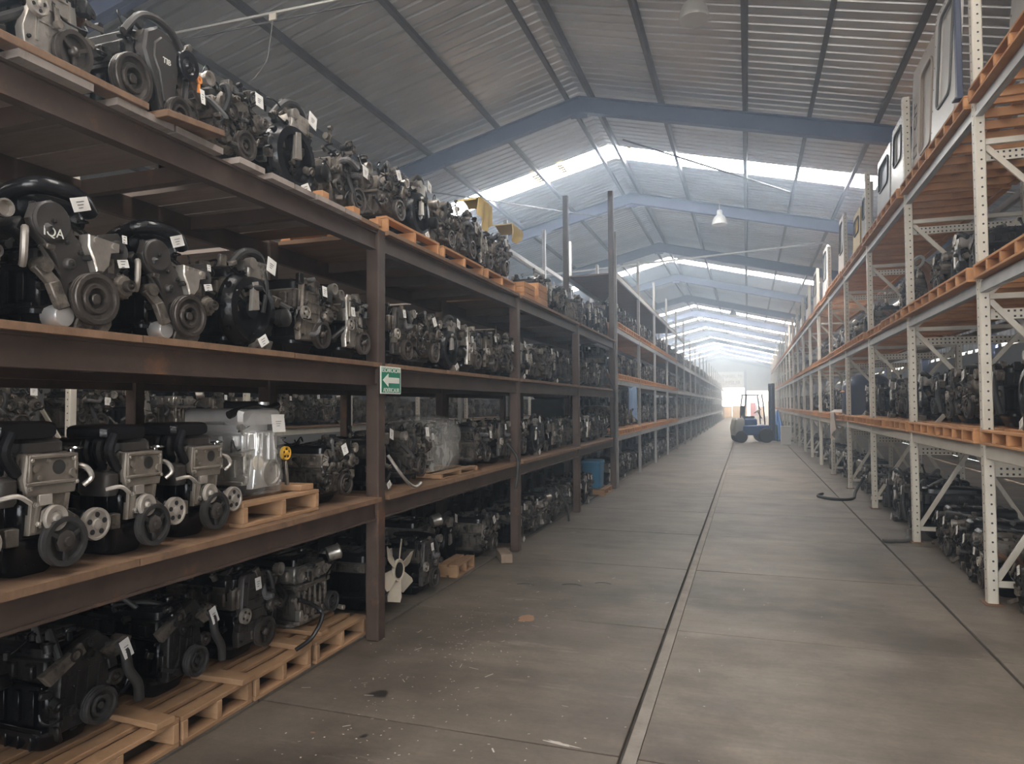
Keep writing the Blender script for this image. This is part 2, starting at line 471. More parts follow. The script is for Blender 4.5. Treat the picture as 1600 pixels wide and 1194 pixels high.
def ordinal(i):
    if i < 19: return ORD[i]
    tens = {2: 'twenty', 3: 'thirty', 4: 'forty', 5: 'fifty'}[(i + 1) // 10]
    r = (i + 1) % 10
    if r == 0: return {2: 'twentieth', 3: 'thirtieth', 4: 'fortieth', 5: 'fiftieth'}[(i + 1) // 10]
    return tens + '-' + ORD[r - 1]

# ------------------------------------------------------------------ the building
RX, RZ, SL = -3.2, 8.1, 0.245           # ridge position, underside of the sheets at the ridge, slope
XW_R, XW_L = 6.0, -12.4
Y_FRONT, Y_END = -8.0, 98.0
def roof_z(x): return RZ - SL * abs(x - RX)
JX = [-2.55, -0.57, 1.45]               # long floor joints
JY0, JDY = 1.31, 1.88                   # transverse joints

# floor: bed, slabs and joints
bed = B().box((XW_L + XW_R) / 2, (Y_FRONT + Y_END) / 2, -0.13, XW_R - XW_L, Y_END - Y_FRONT, 0.22)
floor = struct('floor', bed.mesh('floor', 'joint_dark', False), 'grey worn concrete floor in slabs running down the aisle')
xs = [XW_L, JX[0], JX[1], JX[2], XW_R]
ys = [Y_FRONT] + [JY0 + JDY * k for k in range(-2, 20)]
gap = 0.011
for i in range(4):
    for k in range(len(ys) - 1):
        x0 = xs[i] + gap; x1 = xs[i + 1] - gap
        if i == 2: x0 = xs[i] + 0.075
        b = B().box((x0 + x1) / 2, (ys[k] + ys[k + 1]) / 2, -0.01 + rnd.uniform(-.0008, .0008), x1 - x0, ys[k + 1] - ys[k] - gap, 0.02, 0.003)
        struct('slab', b.mesh('slab', 'concrete_worn' if i < 2 else 'concrete', False), parent=floor)
    x0 = xs[i] + (0.075 if i == 2 else gap)
    b = B().box((x0 + xs[i + 1]) / 2, (ys[-1] + Y_END) / 2, -0.01, xs[i + 1] - x0 - gap, Y_END - ys[-1] - gap, 0.02)
    struct('slab', b.mesh('slab', 'concrete_worn' if i < 2 else 'concrete', False), parent=floor)
struct('joint_strip', B().box(JX[1] + 0.041, (Y_FRONT + Y_END) / 2, -0.0105, 0.062, Y_END - Y_FRONT, 0.02).mesh('joint_strip', 'joint_strip', False), parent=floor)
# stains and paint specks on the floor
def blob(x, y, rx, ry, mat, name, a=0, z=0.0012, jag=0.3, n=18):
    vs = []
    for j in range(n):
        t = 2 * PI * j / n; q = 1 + rnd.uniform(-jag, jag)
        px, py = rx * q * math.cos(t), ry * q * math.sin(t)
        vs.append((x + px * math.cos(a) - py * math.sin(a), y + px * math.sin(a) + py * math.cos(a), z))
    bb = B(); bb.add(vs, [tuple(range(n))]); return struct(name, bb.mesh(name, mat, False), parent=floor)
blob(-1.97, 3.45, 0.06, 0.045, 'oil_stain', 'oil_stain', .3)
blob(-1.79, 3.0, 0.025, 0.014, 'oil_stain', 'oil_stain', .9)
blob(-1.60, 5.02, 0.075, 0.10, 'rust_stain', 'rust_stain', .3)
blob(-2.05, 2.95, 0.012, 0.01, 'rust_stain', 'rust_stain')
blob(-0.86, 3.22, 0.075, 0.010, 'chalk', 'chalk_smear', -.15, jag=.6)
sp = B()
for k in range(340):
    if k < 200: x, y = rnd.gauss(-1.9, .28), rnd.gauss(4.2, .8)
    elif k < 260: x, y = rnd.gauss(-1.55, .3), rnd.gauss(3.0, .25)
    else: x, y = rnd.uniform(-2.2, .6), rnd.uniform(2.6, 9)
    if x < -2.45: continue
    a = rnd.uniform(0, PI); L = rnd.uniform(.003, .007) if rnd.random() < .9 else rnd.uniform(.012, .035); w = rnd.uniform(.0015, .004)
    c, s_ = math.cos(a), math.sin(a)
    sp.add([(x + c * L - s_ * w, y + s_ * L + c * w, .0014), (x - c * L - s_ * w, y - s_ * L + c * w, .0014), (x - c * L + s_ * w, y - s_ * L - c * w, .0014), (x + c * L + s_ * w, y + s_ * L - c * w, .0014)], [(0, 1, 2, 3)])
o = struct('paint_specks', sp.mesh('paint_specks', 'chalk', False), parent=floor); o['kind'] = 'stuff'
for (x, y, r) in ((-1.5, 6.0, .10), (-1.9, 5.9, .09), (-1.25, 6.15, .08)):   # curved tyre scuffs
    b = B(); b.tube([(x + r * math.cos(t), y + .8 * r * math.sin(t), .0005) for t in (0.6, 1.3, 2.0, 2.7)], .004, 5, 3)
    struct('scuff_mark', b.mesh('scuff_mark', 'oil_stain'), parent=floor)

# walls
def sheet_wall(name, x, z0, z1, y0, y1, face, mat, label):
    pr = []; y = y0; p = 0.30
    while y < y1:
        pr += [(y, 0), (y + .2, 0), (y + .225, .03), (y + .275, .03)]; y += p
    pr.append((y1, 0))
    vs = []; fs = []
    for (yy, d) in pr: vs += [(x + face * d, yy, z0), (x + face * d, yy, z1)]
    for i in range(len(pr) - 1): fs.append((2 * i, 2 * i + 1, 2 * i + 3, 2 * i + 2))
    b = B(); b.add(vs, fs)
    return struct(name, b.mesh(name, mat, False), label)
struct('wall_right', B().box(XW_R + .1, (Y_FRONT + Y_END) / 2, 1.5, .2, Y_END - Y_FRONT, 3.0).mesh('wall_right', 'wall_block', False), 'dark block lower wall behind the cream rack')
sheet_wall('wall_right_upper', XW_R + .02, 3.08, roof_z(XW_R), Y_FRONT, Y_END, -1, 'wall_sheet', 'ribbed metal upper wall above a slot of daylight')
tb = B()
yy = Y_FRONT
while yy < Y_END:
    tb.box(XW_R + .1, yy + .35, 3.04, .16, .26, .08); yy += 0.7
struct('trim_1', tb.mesh('trim_1', 'wall_block', False), 'row of short spacers in the daylight slot')
struct('wall_left', B().box(XW_L - .1, (Y_FRONT + Y_END) / 2, 3, .2, Y_END - Y_FRONT, 6.0).mesh('wall_left', 'wall_block', False), 'far side wall beyond the second aisle')
# gable front behind the camera with a wide open gate, gable end with doorway
def gable(name, y, openings, mat, label, th=0.15):
    b = B()
    cuts = sorted(set([XW_L, XW_R, RX] + [v for o in openings for v in (o[0], o[1])]))
    for i in range(len(cuts) - 1):
        x0, x1 = cuts[i], cuts[i + 1]
        z0 = 0.0
        for o in openings:
            if o[0] <= x0 and x1 <= o[1]: z0 = o[2]
        vs = [(x0, y, z0), (x1, y, z0), (x1, y, roof_z(x1)), (x0, y, roof_z(x0)), (x0, y + th, z0), (x1, y + th, z0), (x1, y + th, roof_z(x1)), (x0, y + th, roof_z(x0))]
        b._convex(vs, [(0, 1, 2, 3), (4, 5, 6, 7), (0, 1, 5, 4), (1, 2, 6, 5), (2, 3, 7, 6), (3, 0, 4, 7)])
    return struct(name, b.mesh(name, mat, False), label)
gable('wall_front', Y_FRONT - .15, [(-2.2, 4.6, 4.2)], 'wall_sheet', 'front gable wall with an open gate behind the camera')
gable('wall_back', Y_END, [(-3.3, -0.35, 3.85), (-0.05, 2.7, 3.4)], 'wall_sheet', 'far gable wall over the bright doorway')
struct('ground_outside', B().box(-3, Y_END + 15, -.12, 40, 30, .2).mesh('ground_outside', 'yard', False), 'pale yard outside the far doorway')
struct('ground_front', B().box(2, Y_FRONT - 15.2, -.12, 40, 30, .2).mesh('ground_front', 'yard', False), 'pale yard outside the front gate')
struct('trim_2', B().box(-0.2, Y_END - .12, 3.1, .28, .2, 6.2, .02).mesh('trim_2', 'blue_steel', False), 'blue column beside the far doorway')

# roof: ceiling > purlins, sheets, skylight panels
ridge = B(); w = .3
ridge.add([(RX - w, Y_FRONT, RZ + .04 - SL * w), (RX, Y_FRONT, RZ + .04), (RX + w, Y_FRONT, RZ + .04 - SL * w), (RX - w, Y_END, RZ + .04 - SL * w), (RX, Y_END, RZ + .04), (RX + w, Y_END, RZ + .04 - SL * w)], [(0, 1, 4, 3), (1, 2, 5, 4)])
ceiling = struct('ceiling', ridge.mesh('ceiling', 'roof_sheet', False), 'ribbed metal gable roof with translucent daylight strips')
SHEET = 0.72
SKL = 6.1
def sheet_mesh(wd, mat, side, ribs, start=False):
    pitch = wd / ribs; pr = []
    for k in range(ribs):
        y = k * pitch
        if k == 0: pr += [(y, .0), (y + .014, .042), (y + .026, .042), (y + .038, .008), (y + .048, .034), (y + .058, .034), (y + .072, 0)]
        else: pr += [(y, 0), (y + .018, .042), (y + .05, .042), (y + .068, 0)]
    pr.append((wd + .002, 0))
    L = (XW_R - RX) if side > 0 else (RX - XW_L)
    vs = []; fs = []; A0 = 0.0
    if 'skylight' in mat: L = SKL
    elif start: A0 = SKL - .05
    for (y, d) in pr:
        vs += [(side * A0, y, d - SL * A0), (side * L, y, d - SL * L)]
    for i in range(len(pr) - 1):
        f = (2 * i, 2 * i + 1, 2 * i + 3, 2 * i + 2)
        fs.append(f if side > 0 else tuple(reversed(f)))
    # ends of the ribs stay open, as on a real sheet
    b = B(); b.add(vs, fs)
    return b.mesh('roof_sheet' if 'skylight' not in mat else 'skylight_panel', mat, False)
sh = {s: sheet_mesh(SHEET, 'roof_sheet', s, 3) for s in (-1, 1)}
SKW = 0.95
she = {s: sheet_mesh(SKW, 'roof_sheet', s, 4, True) for s in (-1, 1)}
sk = {s: sheet_mesh(SKW, 'skylight', s, 4) for s in (-1, 1)}
skd = {s: sheet_mesh(SKW, 'skylight_dimmed', s, 4) for s in (-1, 1)}
SKY_AT = [-4.6, 2.6, 16.8, 31.2, 46.4, 53.0, 59.6, 64.4, 68.4, 71.6, 75.2, 78.6, 82.0, 85.4, 88.8]
y = Y_FRONT; si = 0
while y < Y_END - .1:
    if si < len(SKY_AT) and y + SHEET * .5 >= SKY_AT[si]:
        for s in (-1, 1): link('skylight_panel', (sk if y > 10 else skd)[s], ceiling, (RX, y, RZ)); link('roof_sheet', she[s], ceiling, (RX, y, RZ + .004))
        y += SKW; si += 1
    else:
        for s in (-1, 1): link('roof_sheet', sh[s], ceiling, (RX, y, RZ))
        y += SHEET
for px in (-2.95, -1.53, .05, 1.18, 2.3, 3.6, 4.9, -3.45, -5.0, -6.6, -7.8, -9.3, -10.9):
    z = roof_z(px) - .065
    a = math.atan(SL) * (1 if px > RX else -1)
    R = Matrix.Rotation(a, 3, 'Y')
    b = B(); b.box(px, (Y_FRONT + Y_END) / 2, z, .075, Y_END - Y_FRONT, .125, 0, R)
    struct('purlin', b.mesh('purlin', 'purlin', False), parent=ceiling)
# yellowed patches under the first skylight
for (x0, y0, dx, dy) in ((-.98, 16.95, .28, .62), (-2.72, 16.85, .10, .5), (-4.55, 16.95, .18, .6), (-5.25, 17.0, .22, .6), (-1.2, 31.3, .3, .6)):
    b = B()
    for k in range(4):
        b.box(x0 + dx / 2, y0 + dy * (k + .5) / 4, roof_z(x0) - .02, dx * rnd.uniform(.7, 1), dy / 4 * .7, .012, 0, Matrix.Rotation(math.atan(SL) * (1 if x0 > RX else -1), 3, 'Y'))
    struct('skylight_patch', b.mesh('skylight_patch', 'yellow_cloth', False), parent=ceiling)

# portal frames
FR_Y = [-7.4, -0.6, 6.5] + [13.8 + 6.83 * k for k in range(0, 13) if 13.8 + 6.83 * k < Y_END]
def portal(y, idx):
    zt = RZ - .125; D = .33; bw = .17; tf = .02
    o = tag(link('portal_frame', None, None, (0, y, 0)), 'blue steel portal frame across the roof', None, 'roof portal frames', 'structure')
    for side, xe in ((1, XW_R - .05), (-1, XW_L + .05)):
        L = abs(xe - RX); ze = zt - SL * L
        b = B()
        for dz, w, h in ((-tf / 2, bw, tf), (-D + tf / 2, bw, tf), (-D / 2, .012, D)):
            b.bar((RX, 0, zt + dz), (xe, 0, ze + dz), w, h)
        link('rafter', b.mesh('rafter', 'blue_steel', False), o)
        c = B()
        for dx in (-.15, .15): c.box(xe + dx, 0, ze / 2 - .1, .02, .17, ze - .2)
        c.box(xe, 0, ze / 2 - .1, .3, .012, ze - .2)
        link('column', c.mesh('column', 'blue_steel', False), o)
    p = B(); p.box(RX, 0, zt - .24, .34, .02, .4)
    link('ridge_plate', p.mesh('ridge_plate', 'blue_steel', False), o)
PFM = None
for k, y in enumerate(FR_Y): portal(y, k)

# tie rods and conduits under the roof
def rod(p0, p1, r, name, label, mat='galv', sag=0.0):
    b = B(); m = (Vector(p0) + Vector(p1)) / 2 - Vector((0, 0, sag))
    b.tube([p0, m, p1] if sag else [p0, p1], r, 6, 4 if sag else 1)
    return tag(link(name, b.mesh(name, mat)), label, None, None, 'structure')
rod((-8.4, 7.0, 6.52), (-2.0, 7.0, 6.42), .022, 'trim_3', 'thin pale conduit under the nearest roof bay')
rod((-8.4, 7.05, 6.44), (-2.0, 7.05, 6.36), .012, 'trim_4', 'thin dark wire below the pale conduit', 'purlin')
link('junction_plate', B().box(-5.45, 6.96, 6.40, .10, .02, .085).mesh('junction_plate', 'cream_steel', False), bpy.data.objects['trim_3'])
link('hanging_wire', B().tube([(-5.46, 6.97, 6.36), (-5.50, 6.97, 6.1), (-5.56, 6.97, 5.85), (-5.80, 6.97, 5.62)], .005, 5, 5).mesh('hanging_wire', 'galv'), bpy.data.objects['trim_3'])
rod((-7.0, 22.0, 5.90), (2.6, 22.0, 6.35), .03, 'trim_5', 'long pale pipe crossing the aisle under the roof')
rod((1.0, 17.2, 6.55), (-2.4, 14.4, 7.2), .02, 'trim_6', 'slim tie rod near the first skylight', 'purlin')
rod((-6.8, 14.2, 6.5), (-4.0, 20.2, 7.2), .02, 'trim_7', 'slim cross tie left of the first skylight', 'purlin')

# high bay lamps (switched off)
def lamp(x, y, ztop, zc, label):
    o = thing('high_bay_lamp', label, 'lamp', (x, y, zc), group='high bay lamps over the aisle')
    s = B(); s.lathe((0, 0, 0), (0, 0, 1), [(.205, -.15), (.21, -.14), (.205, -.10), (.185, 0), (.14, .08), (.085, .125), (.075, .13), (.07, .125), (.13, .07), (.175, 0), (.195, -.1), (.198, -.149)], 28)
    link('lamp_shade', s.mesh('lamp_shade', 'lamp_shade'), o)
    c = B(); c.lathe((0, 0, .125), (0, 0, 1), [(.07, 0), (.075, .02), (.075, .11), (.06, .14), (.02, .15)], 18); link('lamp_housing', c.mesh('lamp_housing', 'lamp_shade'), o)
    bl = B(); bl.lathe((0, 0, .1), (0, 0, -1), [(.03, 0), (.05, .06), (.045, .12), (.01, .15)], 14); link('bulb', bl.mesh('bulb', 'lamp_shade'), o)
    st = B(); st.cyl((0, 0, .27), (0, 0, ztop - zc), .012, .012, 8); link('stem', st.mesh('stem', 'galv'), o)
lamp(-.62, 9.8, roof_z(-.62) - .1, 7.12, 'pale bell lamp hanging nearest, cut by the top of the picture')
lamp(-.66, 20.2, roof_z(-.66) - .1, 6.82, 'pale bell lamp hanging in the middle of the roof')
lamp(-.7, 41.5, roof_z(-.7) - .1, 6.85, 'small faint bell lamp hanging far down the aisle')

# ------------------------------------------------------------------ brown rack on the left
XL, XLB = -2.45, -3.35       # post centre lines
POSTS_L = [-1.85, 1.2, 4.25, 7.3, 10.2, 13.2]
LV = [0.98, 1.90, 2.84]
PW = 0.10
rackL = thing('shelving_rack', 'long brown steel rack with wooden shelves full of engines left of the aisle', 'rack')
pm = {}
def post(h):
    if h not in pm: pm[h] = B().box(0, 0, h / 2, PW, PW, h, .008).mesh('post', 'brown_steel', False)
    return pm[h]
for y in POSTS_L:
    for x in (XL, XLB): link('post', post(2.835 if y < 13 else 5.75), rackL, (x, y, 0))
for li, z in enumerate(LV):
    for k in range(len(POSTS_L) - 1):
        y0, y1 = POSTS_L[k], POSTS_L[k + 1]
        L = y1 - y0 - PW
        for x in (XL, XLB):
            b = B(); hb = .125
            zc = z - .03 - hb / 2
            if x == XL:
                b.box(-.0, 0, 0, .05, L, hb, .004)
                b.box(.03, 0, hb / 2 - .006, .02, L, .012); b.box(.03, 0, -hb / 2 + .006, .02, L, .012)
            else: b.box(0, 0, 0, .05, L, hb, .004)
            link('shelf_beam', b.mesh('shelf_beam', 'brown_steel', False), rackL, (x, (y0 + y1) / 2, zc))
        # cross members and deck
        for q in range(1, 4):
            b = B(); b.box((XL + XLB) / 2, y0 + (y1 - y0) * q / 4, z - .07, XL - XLB - .05, .05, .08)
            link('cross_member', b.mesh('cross_member', 'brown_steel', False), rackL)
        if li == 2 and k <= 1:
            yy = y0 + .06
            while yy < y1 - .2:
                wd = rnd.choice((.2, .24, .3)); wd = min(wd, y1 - yy - .03)
                b = B(); b.box((XL + XLB) / 2 + .02 + rnd.uniform(-.006, .010), yy + wd / 2, z - .015, XL - XLB + .14, wd - .012, .03)
                link('deck_board', b.mesh('deck_board', rnd.choice(('ply_grey', 'ply_grey', 'ply_grey', 'ply')), False), rackL)
                yy += wd + (rnd.choice((0, .0, .05, .1)))
        else:
            n = 3
            for q in range(n):
                a0 = y0 + (.0 if q else .052) + (y1 - y0) * q / n; a1 = y0 + (y1 - y0) * (q + 1) / n - (.004 if q < n - 1 else .052)
                b = B(); b.box((XL + XLB) / 2 + .015, (a0 + a1) / 2, z - .0145 + rnd.uniform(-.001, .001), XL - XLB + .13, a1 - a0, .03)
                link('deck_board', b.mesh('deck_board', 'ply', False), rackL)
# loose plank ends on the top shelf edge, and wooden lip pieces
b = B(); b.box(0, 0, 0, .16, .34, .03, .003, Matrix.Rotation(.10, 3, 'X')); tag(link('loose_plank', b.mesh('loose_plank', 'ply'), None, (-2.37, 2.42, 2.862)), 'short loose plank lying on top shelf edge under the timing-cover engine', 'plank')
b = B(); b.box(0, 0, 0, .08, .62, .03, .003); tag(link('loose_plank', b.mesh('loose_plank', 'ply'), None, (-2.385, 1.9, 2.857)), 'long loose plank at the near end of the top shelf edge', 'plank')

# green arrow sign on the first post
sg = thing('arrow_sign', 'green and white arrow sign fixed to the brown rack post', 'sign', (XL + .085, 4.31, 1.782))
Rz = (PI / 2, 0, PI / 2)
link('sign_board', B().box(0, 0, 0, .006, .29, .19, .001).mesh('sign_board', 'sign_white', False), sg)
link('green_field', B().box(.004, 0, 0, .002, .265, .172).mesh('green_field', 'green_sign', False), sg)
ar = B(); ar.prism([(-.122, 0), (-.042, .047), (-.042, .02), (.115, .02), (.115, -.02), (-.042, -.02), (-.042, -.047)], .0045, .0062)
link('arrow', ar.mesh('arrow', 'sign_white', False), sg)
link('lettering', text_mesh('ESCARCACAR', .042, 'sign_white'), sg, (.0055, 0, .068), Rz)
link('lettering', text_mesh('ADERICAUR', .042, 'sign_white'), sg, (.0055, 0, -.070), Rz)

# ------------------------------------------------------------------ grey pallet rack farther left
POSTS_G = [13.42, 16.45, 19.4, 22.5, 25.6, 28.8, 32.0, 35.3, 38.6, 41.9, 45.2, 48.5, 51.8, 55.1, 58.4, 61.7, 65, 68.3, 71.6, 74.9, 78.2]
LG = [1.0, 2.10, 3.12, 4.20]
rackG = thing('pallet_rack', 'grey steel pallet rack continuing beyond the brown rack down the left side', 'rack')
gp = {}
for h in (4.4, 5.0, 5.75):
    bb = B(); bb.box(0, 0, h / 2, .06, .07, h, .006); gp[h] = bb.mesh('upright', 'grey_steel', False)
for k, y in enumerate(POSTS_G):
    for x in (-2.42, -3.4): link('upright', gp[5.0 if k < 6 else 4.4], rackG, (x, y, 0))
for li, z in enumerate(LG):
    for k in range(len(POSTS_G) - 1):
        if li == 3 and k > 4: continue
        L = POSTS_G[k + 1] - POSTS_G[k] - .07
        key = ('gb', round(L, 2))
        if key not in gp: gp[key] = B().box(0, 0, 0, .045, L, .10, .006).mesh('rack_beam', 'grey_steel', False)
        for x in (-2.42, -3.4): link('rack_beam', gp[key], rackG, (x, (POSTS_G[k] + POSTS_G[k + 1]) / 2, z - .052))

# tall rack standing behind the brown rack
rackT = thing('tall_rack', 'tall pale rack uprights rising behind the brown rack top shelf', 'rack')
for (x, y, h) in ((-4.75, 13.6, 5.5), (-4.75, 16.5, 6.0), (-4.75, 19.2, 6.3), (-3.55, 13.9, 5.2), (-4.75, 22.0, 5.8), (-4.75, 25.0, 5.8), (-5.8, 13.6, 5.4), (-5.8, 19.2, 5.4)):
    link('upright', B().box(0, 0, h / 2, .08, .08, h, .006).mesh('upright', 'grey_steel', False), rackT, (x, y, 0))
for (y0, y1, z, x) in ((13.6, 16.5, 4.9, -4.75), (16.5, 19.2, 5.05, -4.75), (13.6, 19.2, 4.1, -4.75), (19.2, 25.0, 4.3, -4.75), (13.6, 19.2, 4.1, -5.8)):
    link('rack_beam', B().box(0, 0, 0, .05, y1 - y0 - .08, .09, .004).mesh('rack_beam', 'grey_steel', False), rackT, (x, (y0 + y1) / 2, z))
link('deck_board', B().box(-5.27, 17.0, 4.16, 1.0, 6.6, .03).mesh('deck_board', 'ply', False), rackT)

# second brown rack back to back (seen through the slits), third row across the rear aisle
rackB = thing('rear_rack', 'dark rack frame back to back behind the brown rack', 'rack')
for y in (1.2, 4.25, 7.3, 10.2, 13.0):
    link('post', post(2.835), rackB, (-4.62, y, 0))
for z in LV[1:]:
    for k in range(4):
        y0, y1 = ((1.2, 4.25), (4.25, 7.3), (7.3, 10.2), (10.2, 13.0))[k]
        link('shelf_beam', B().box(0, 0, 0, .05, y1 - y0 - PW, .125).mesh('shelf_beam', 'brown_steel', False), rackB, (-4.62, (y0 + y1) / 2, z - .1))
        link('deck_board', B().box(0, 0, 0, .95, y1 - y0 - .12, .03).mesh('deck_board', 'ply_grey', False), rackB, (-4.07, (y0 + y1) / 2, z - .015))
rackC = thing('cream_rack', 'cream perforated rack seen through the gap above the shelf engines', 'rack')

# ------------------------------------------------------------------ cream rack on the right
XR, XRB = 1.82, 2.98
POSTS_R = [3.85, 6.5, 9.1, 11.85, 14.5, 17.2, 19.9, 22.6, 25.3, 28.0, 30.7, 33.4, 36.1, 38.8, 41.5, 44.2, 46.9, 49.6, 52.3, 55.0, 57.7]
LR = [1.27, 2.595, 4.03]
HR = 5.2
rackR = thing('pallet_rack', 'cream perforated pallet rack with pallets and engines right of the aisle', 'rack')
ub = B(); ub.box(0, 0, HR / 2, .075, .085, HR, .008)
up_near = ub.mesh('upright', 'cream_steel', False)
hb = B()
z = .12
while z < HR - .05:
    hb.lathe((.004, -.0425, z), (0, -1, 0), [(.0085, 0), (.0085, .0006)], 8)
    hb.lathe((-.0375, .0, z), (-1, 0, 0), [(.007, 0), (.007, .0006)], 8)
    z += .075
holes = hb.mesh('perforations', 'hole_dark', False)
WB = XRB - XR
brace_h = B().box(WB / 2, 0, 0, WB - .07, .04, .045).mesh('horizontal_brace', 'cream_steel', False)
BRZ = (.16, 1.12, 2.46, 3.72)
def dmesh(side, a, c):
    x0 = .04 if side < 0 else WB - .04
    return B().bar((x0, .018, a), (WB * .5 + side * .012, .018, c), .02, .045).mesh('diagonal_brace', 'cream_steel', False)
brace_d = [dmesh(sd, a, c) for (a, c) in ((.18, 1.08), (1.14, 1.76), (2.44, 1.8), (2.48, 3.05), (3.70, 3.1)) for sd in (-1, 1)]
support = B().box(WB / 2, 0, 0, WB - .08, .03, .085).mesh('perforated_support', 'cream_steel', False)
SUZ = (1.05, 2.32, 3.62)
sb = B()
x = .10
while x < WB - .08:
    for dz in (-.022, .022): sb.box(x, -.0153, dz, .016, .001, .016)
    x += .042
sup_holes = sb.mesh('support_slots', 'hole_dark', False)
for k, y in enumerate(POSTS_R):
    for x in (XR, XRB):
        u = link('upright', up_near, rackR, (x, y, 0))
        if k < 6:
            h = link('perforations', holes, u); h['kind'] = 'stuff'
    for z0 in BRZ: link('horizontal_brace', brace_h, rackR, (XR, y, z0))
    for dm in brace_d[:10 if k < 12 else 4]: link('diagonal_brace', dm, rackR, (XR, y, 0))
    if k < 5:
        for z0 in SUZ:
            s_ = link('perforated_support', support, rackR, (XR, y + .055, z0))
            q = link('support_slots', sup_holes, s_); q['kind'] = 'stuff'
    bp = B(); bp.box(0, 0, .006, .13, .15, .012); 
    if k < 6: link('base_plate', bp.mesh('base_plate', 'rust', False), rackR, (XR, y, 0))
bm_ = {}
for li, z in enumerate(LR):
    for k in range(len(POSTS_R) - 1):
        L = round(POSTS_R[k + 1] - POSTS_R[k] - .085, 3)
        key = (li == 0, L)
        if key not in bm_:
            b = B()
            if li == 0: b.box(0, 0, 0, .05, L, .115, .006)
            else: b.box(0, 0, 0, .05, L, .10, .006); b.box(-.028, 0, -.03, .01, L, .035)
            bm_[key] = b.mesh('rack_beam', 'cream_steel' if li == 0 else 'grey_steel', False)
        for x in (XR, XRB): link('rack_beam', bm_[key], rackR, (x, (POSTS_R[k] + POSTS_R[k + 1]) / 2, z - .0585))

# ------------------------------------------------------------------ pallets
def board_mesh(sx, sy, sz, mat, ch=.003):
    key = (round(sx, 3), round(sy, 3), round(sz, 3), mat)
    if key not in bm_: bm_[key] = B().box(0, 0, 0, sx, sy, sz, ch).mesh('board', mat, False)
    return bm_[key]
def make_pallet(name, label, loc, sx, sy, h, mat, group, rotz=0, nst=3, ntop=5, nbot=3, single=False):
    tb_, st = h * .17, h * .66
    specs = []
    for k in range(nst):
        y = -sy / 2 + .02 + (sy - .04) * k / (nst - 1)
        specs.append(('stringer', sx, .036, st, 0, y, h * .17 + st / 2))
    for k in range(ntop):
        x = -sx / 2 + .045 + (sx - .09) * k / (ntop - 1)
        specs.append(('deck_board', .088, sy, tb_, x, 0, h - tb_ / 2))
    for k in range(nbot):
        x = -sx / 2 + .045 + (sx - .09) * k / (nbot - 1)
        specs.append(('bottom_board', .088, sy, tb_, x, 0, tb_ / 2))
    if single:
        key = ('pal', round(sx, 2), round(sy, 2), round(h, 3), mat)
        if key not in bm_:
            b = B()
            for (n, a, c, d, x, y, z) in specs: b.box(x, y, z, a, c, d)
            bm_[key] = b.mesh('pallet', mat, False)
        return tag(link(name, bm_[key], None, loc, (0, 0, rotz)), label, 'pallet', group)
    o = thing(name, label, 'pallet', loc, (0, 0, rotz), group)
    for (n, a, c, d, x, y, z) in specs: link(n, board_mesh(a, c, d, mat), o, (x, y, z))
    return o
LVN_R = ['lowest', 'middle', 'top']
PH = .118
for li, z in enumerate(LR):
    k = 0; y = 30.75
    for q in range(10):
        a0, a1 = POSTS_R[q] + .05, POSTS_R[q + 1] - .05
        ln = round((a1 - a0) / 2 - .012, 3)
        for j in range(2):
            if li == 0 and q == 4 and j == 1: continue
            make_pallet('pallet', '%s orange pallet from the near end on the %s level of the cream rack' % (ordinal(k), LVN_R[li]),
                        (2.31 + rnd.uniform(-.02, .02), a0 + (a1 - a0) * (j + .5) / 2, z + .001), 1.16, ln, PH, 'pallet_orange', 'pallets on the cream rack', rnd.uniform(-.004, .004), 5, 6, 2, single=(q > 3))
            k += 1
    b = B()
    while y < 56:
        for (n, a, c, d, x, yy, zz) in (('s', 1.1, .04, PH * .66, 0, -.45, PH / 2), ('s', 1.1, .04, PH * .66, 0, 0, PH / 2), ('s', 1.1, .04, PH * .66, 0, .45, PH / 2), ('d', 1.1, 1.0, .018, 0, 0, PH - .01), ('d', 1.1, 1.0, .015, 0, 0, .008)):
            b.box(2.31 + x, y + .5 + yy, z + zz, a, c, d)
        y += 1.05
    tag(link('distant_pallets', b.mesh('distant_pallets', 'pallet_orange', False)), 'distant row of orange pallets on the %s level of the cream rack' % LVN_R[li], 'pallets', None, 'stuff')
LVN_G = ['lowest', 'second', 'third', 'top']
for li, z in enumerate(LG):
    if li == 3: 
        tag(link('plywood_deck', B().box(-2.93, 19.6, z + .02, 1.05, 12.0, .03).mesh('plywood_deck', 'ply', False)), 'long plywood deck on the uppermost beams of the grey rack', 'shelf board'); continue
    k = 0
    for q in range(4):
        a0, a1 = POSTS_G[q] + .045, POSTS_G[q + 1] - .045
        for j in range(3):
            ln = round((a1 - a0) / 3 - .01, 3)
            make_pallet('pallet', '%s pallet from the near end on the %s level of the grey rack' % (ordinal(k), LVN_G[li]), (-2.93, a0 + (a1 - a0) * (j + .5) / 3, z + .001), 1.1, ln, PH, 'pallet_orange', 'pallets on the grey rack', 0, 4, 6, 2, single=True)
            k += 1
    tag(link('distant_decking', B().box(-2.93, 51.8, z + .03, 1.05, 52.0, .05).mesh('distant_decking', 'ply_grey', False)), 'distant decking on the %s level of the grey rack' % LVN_G[li], 'decking', None, 'stuff')

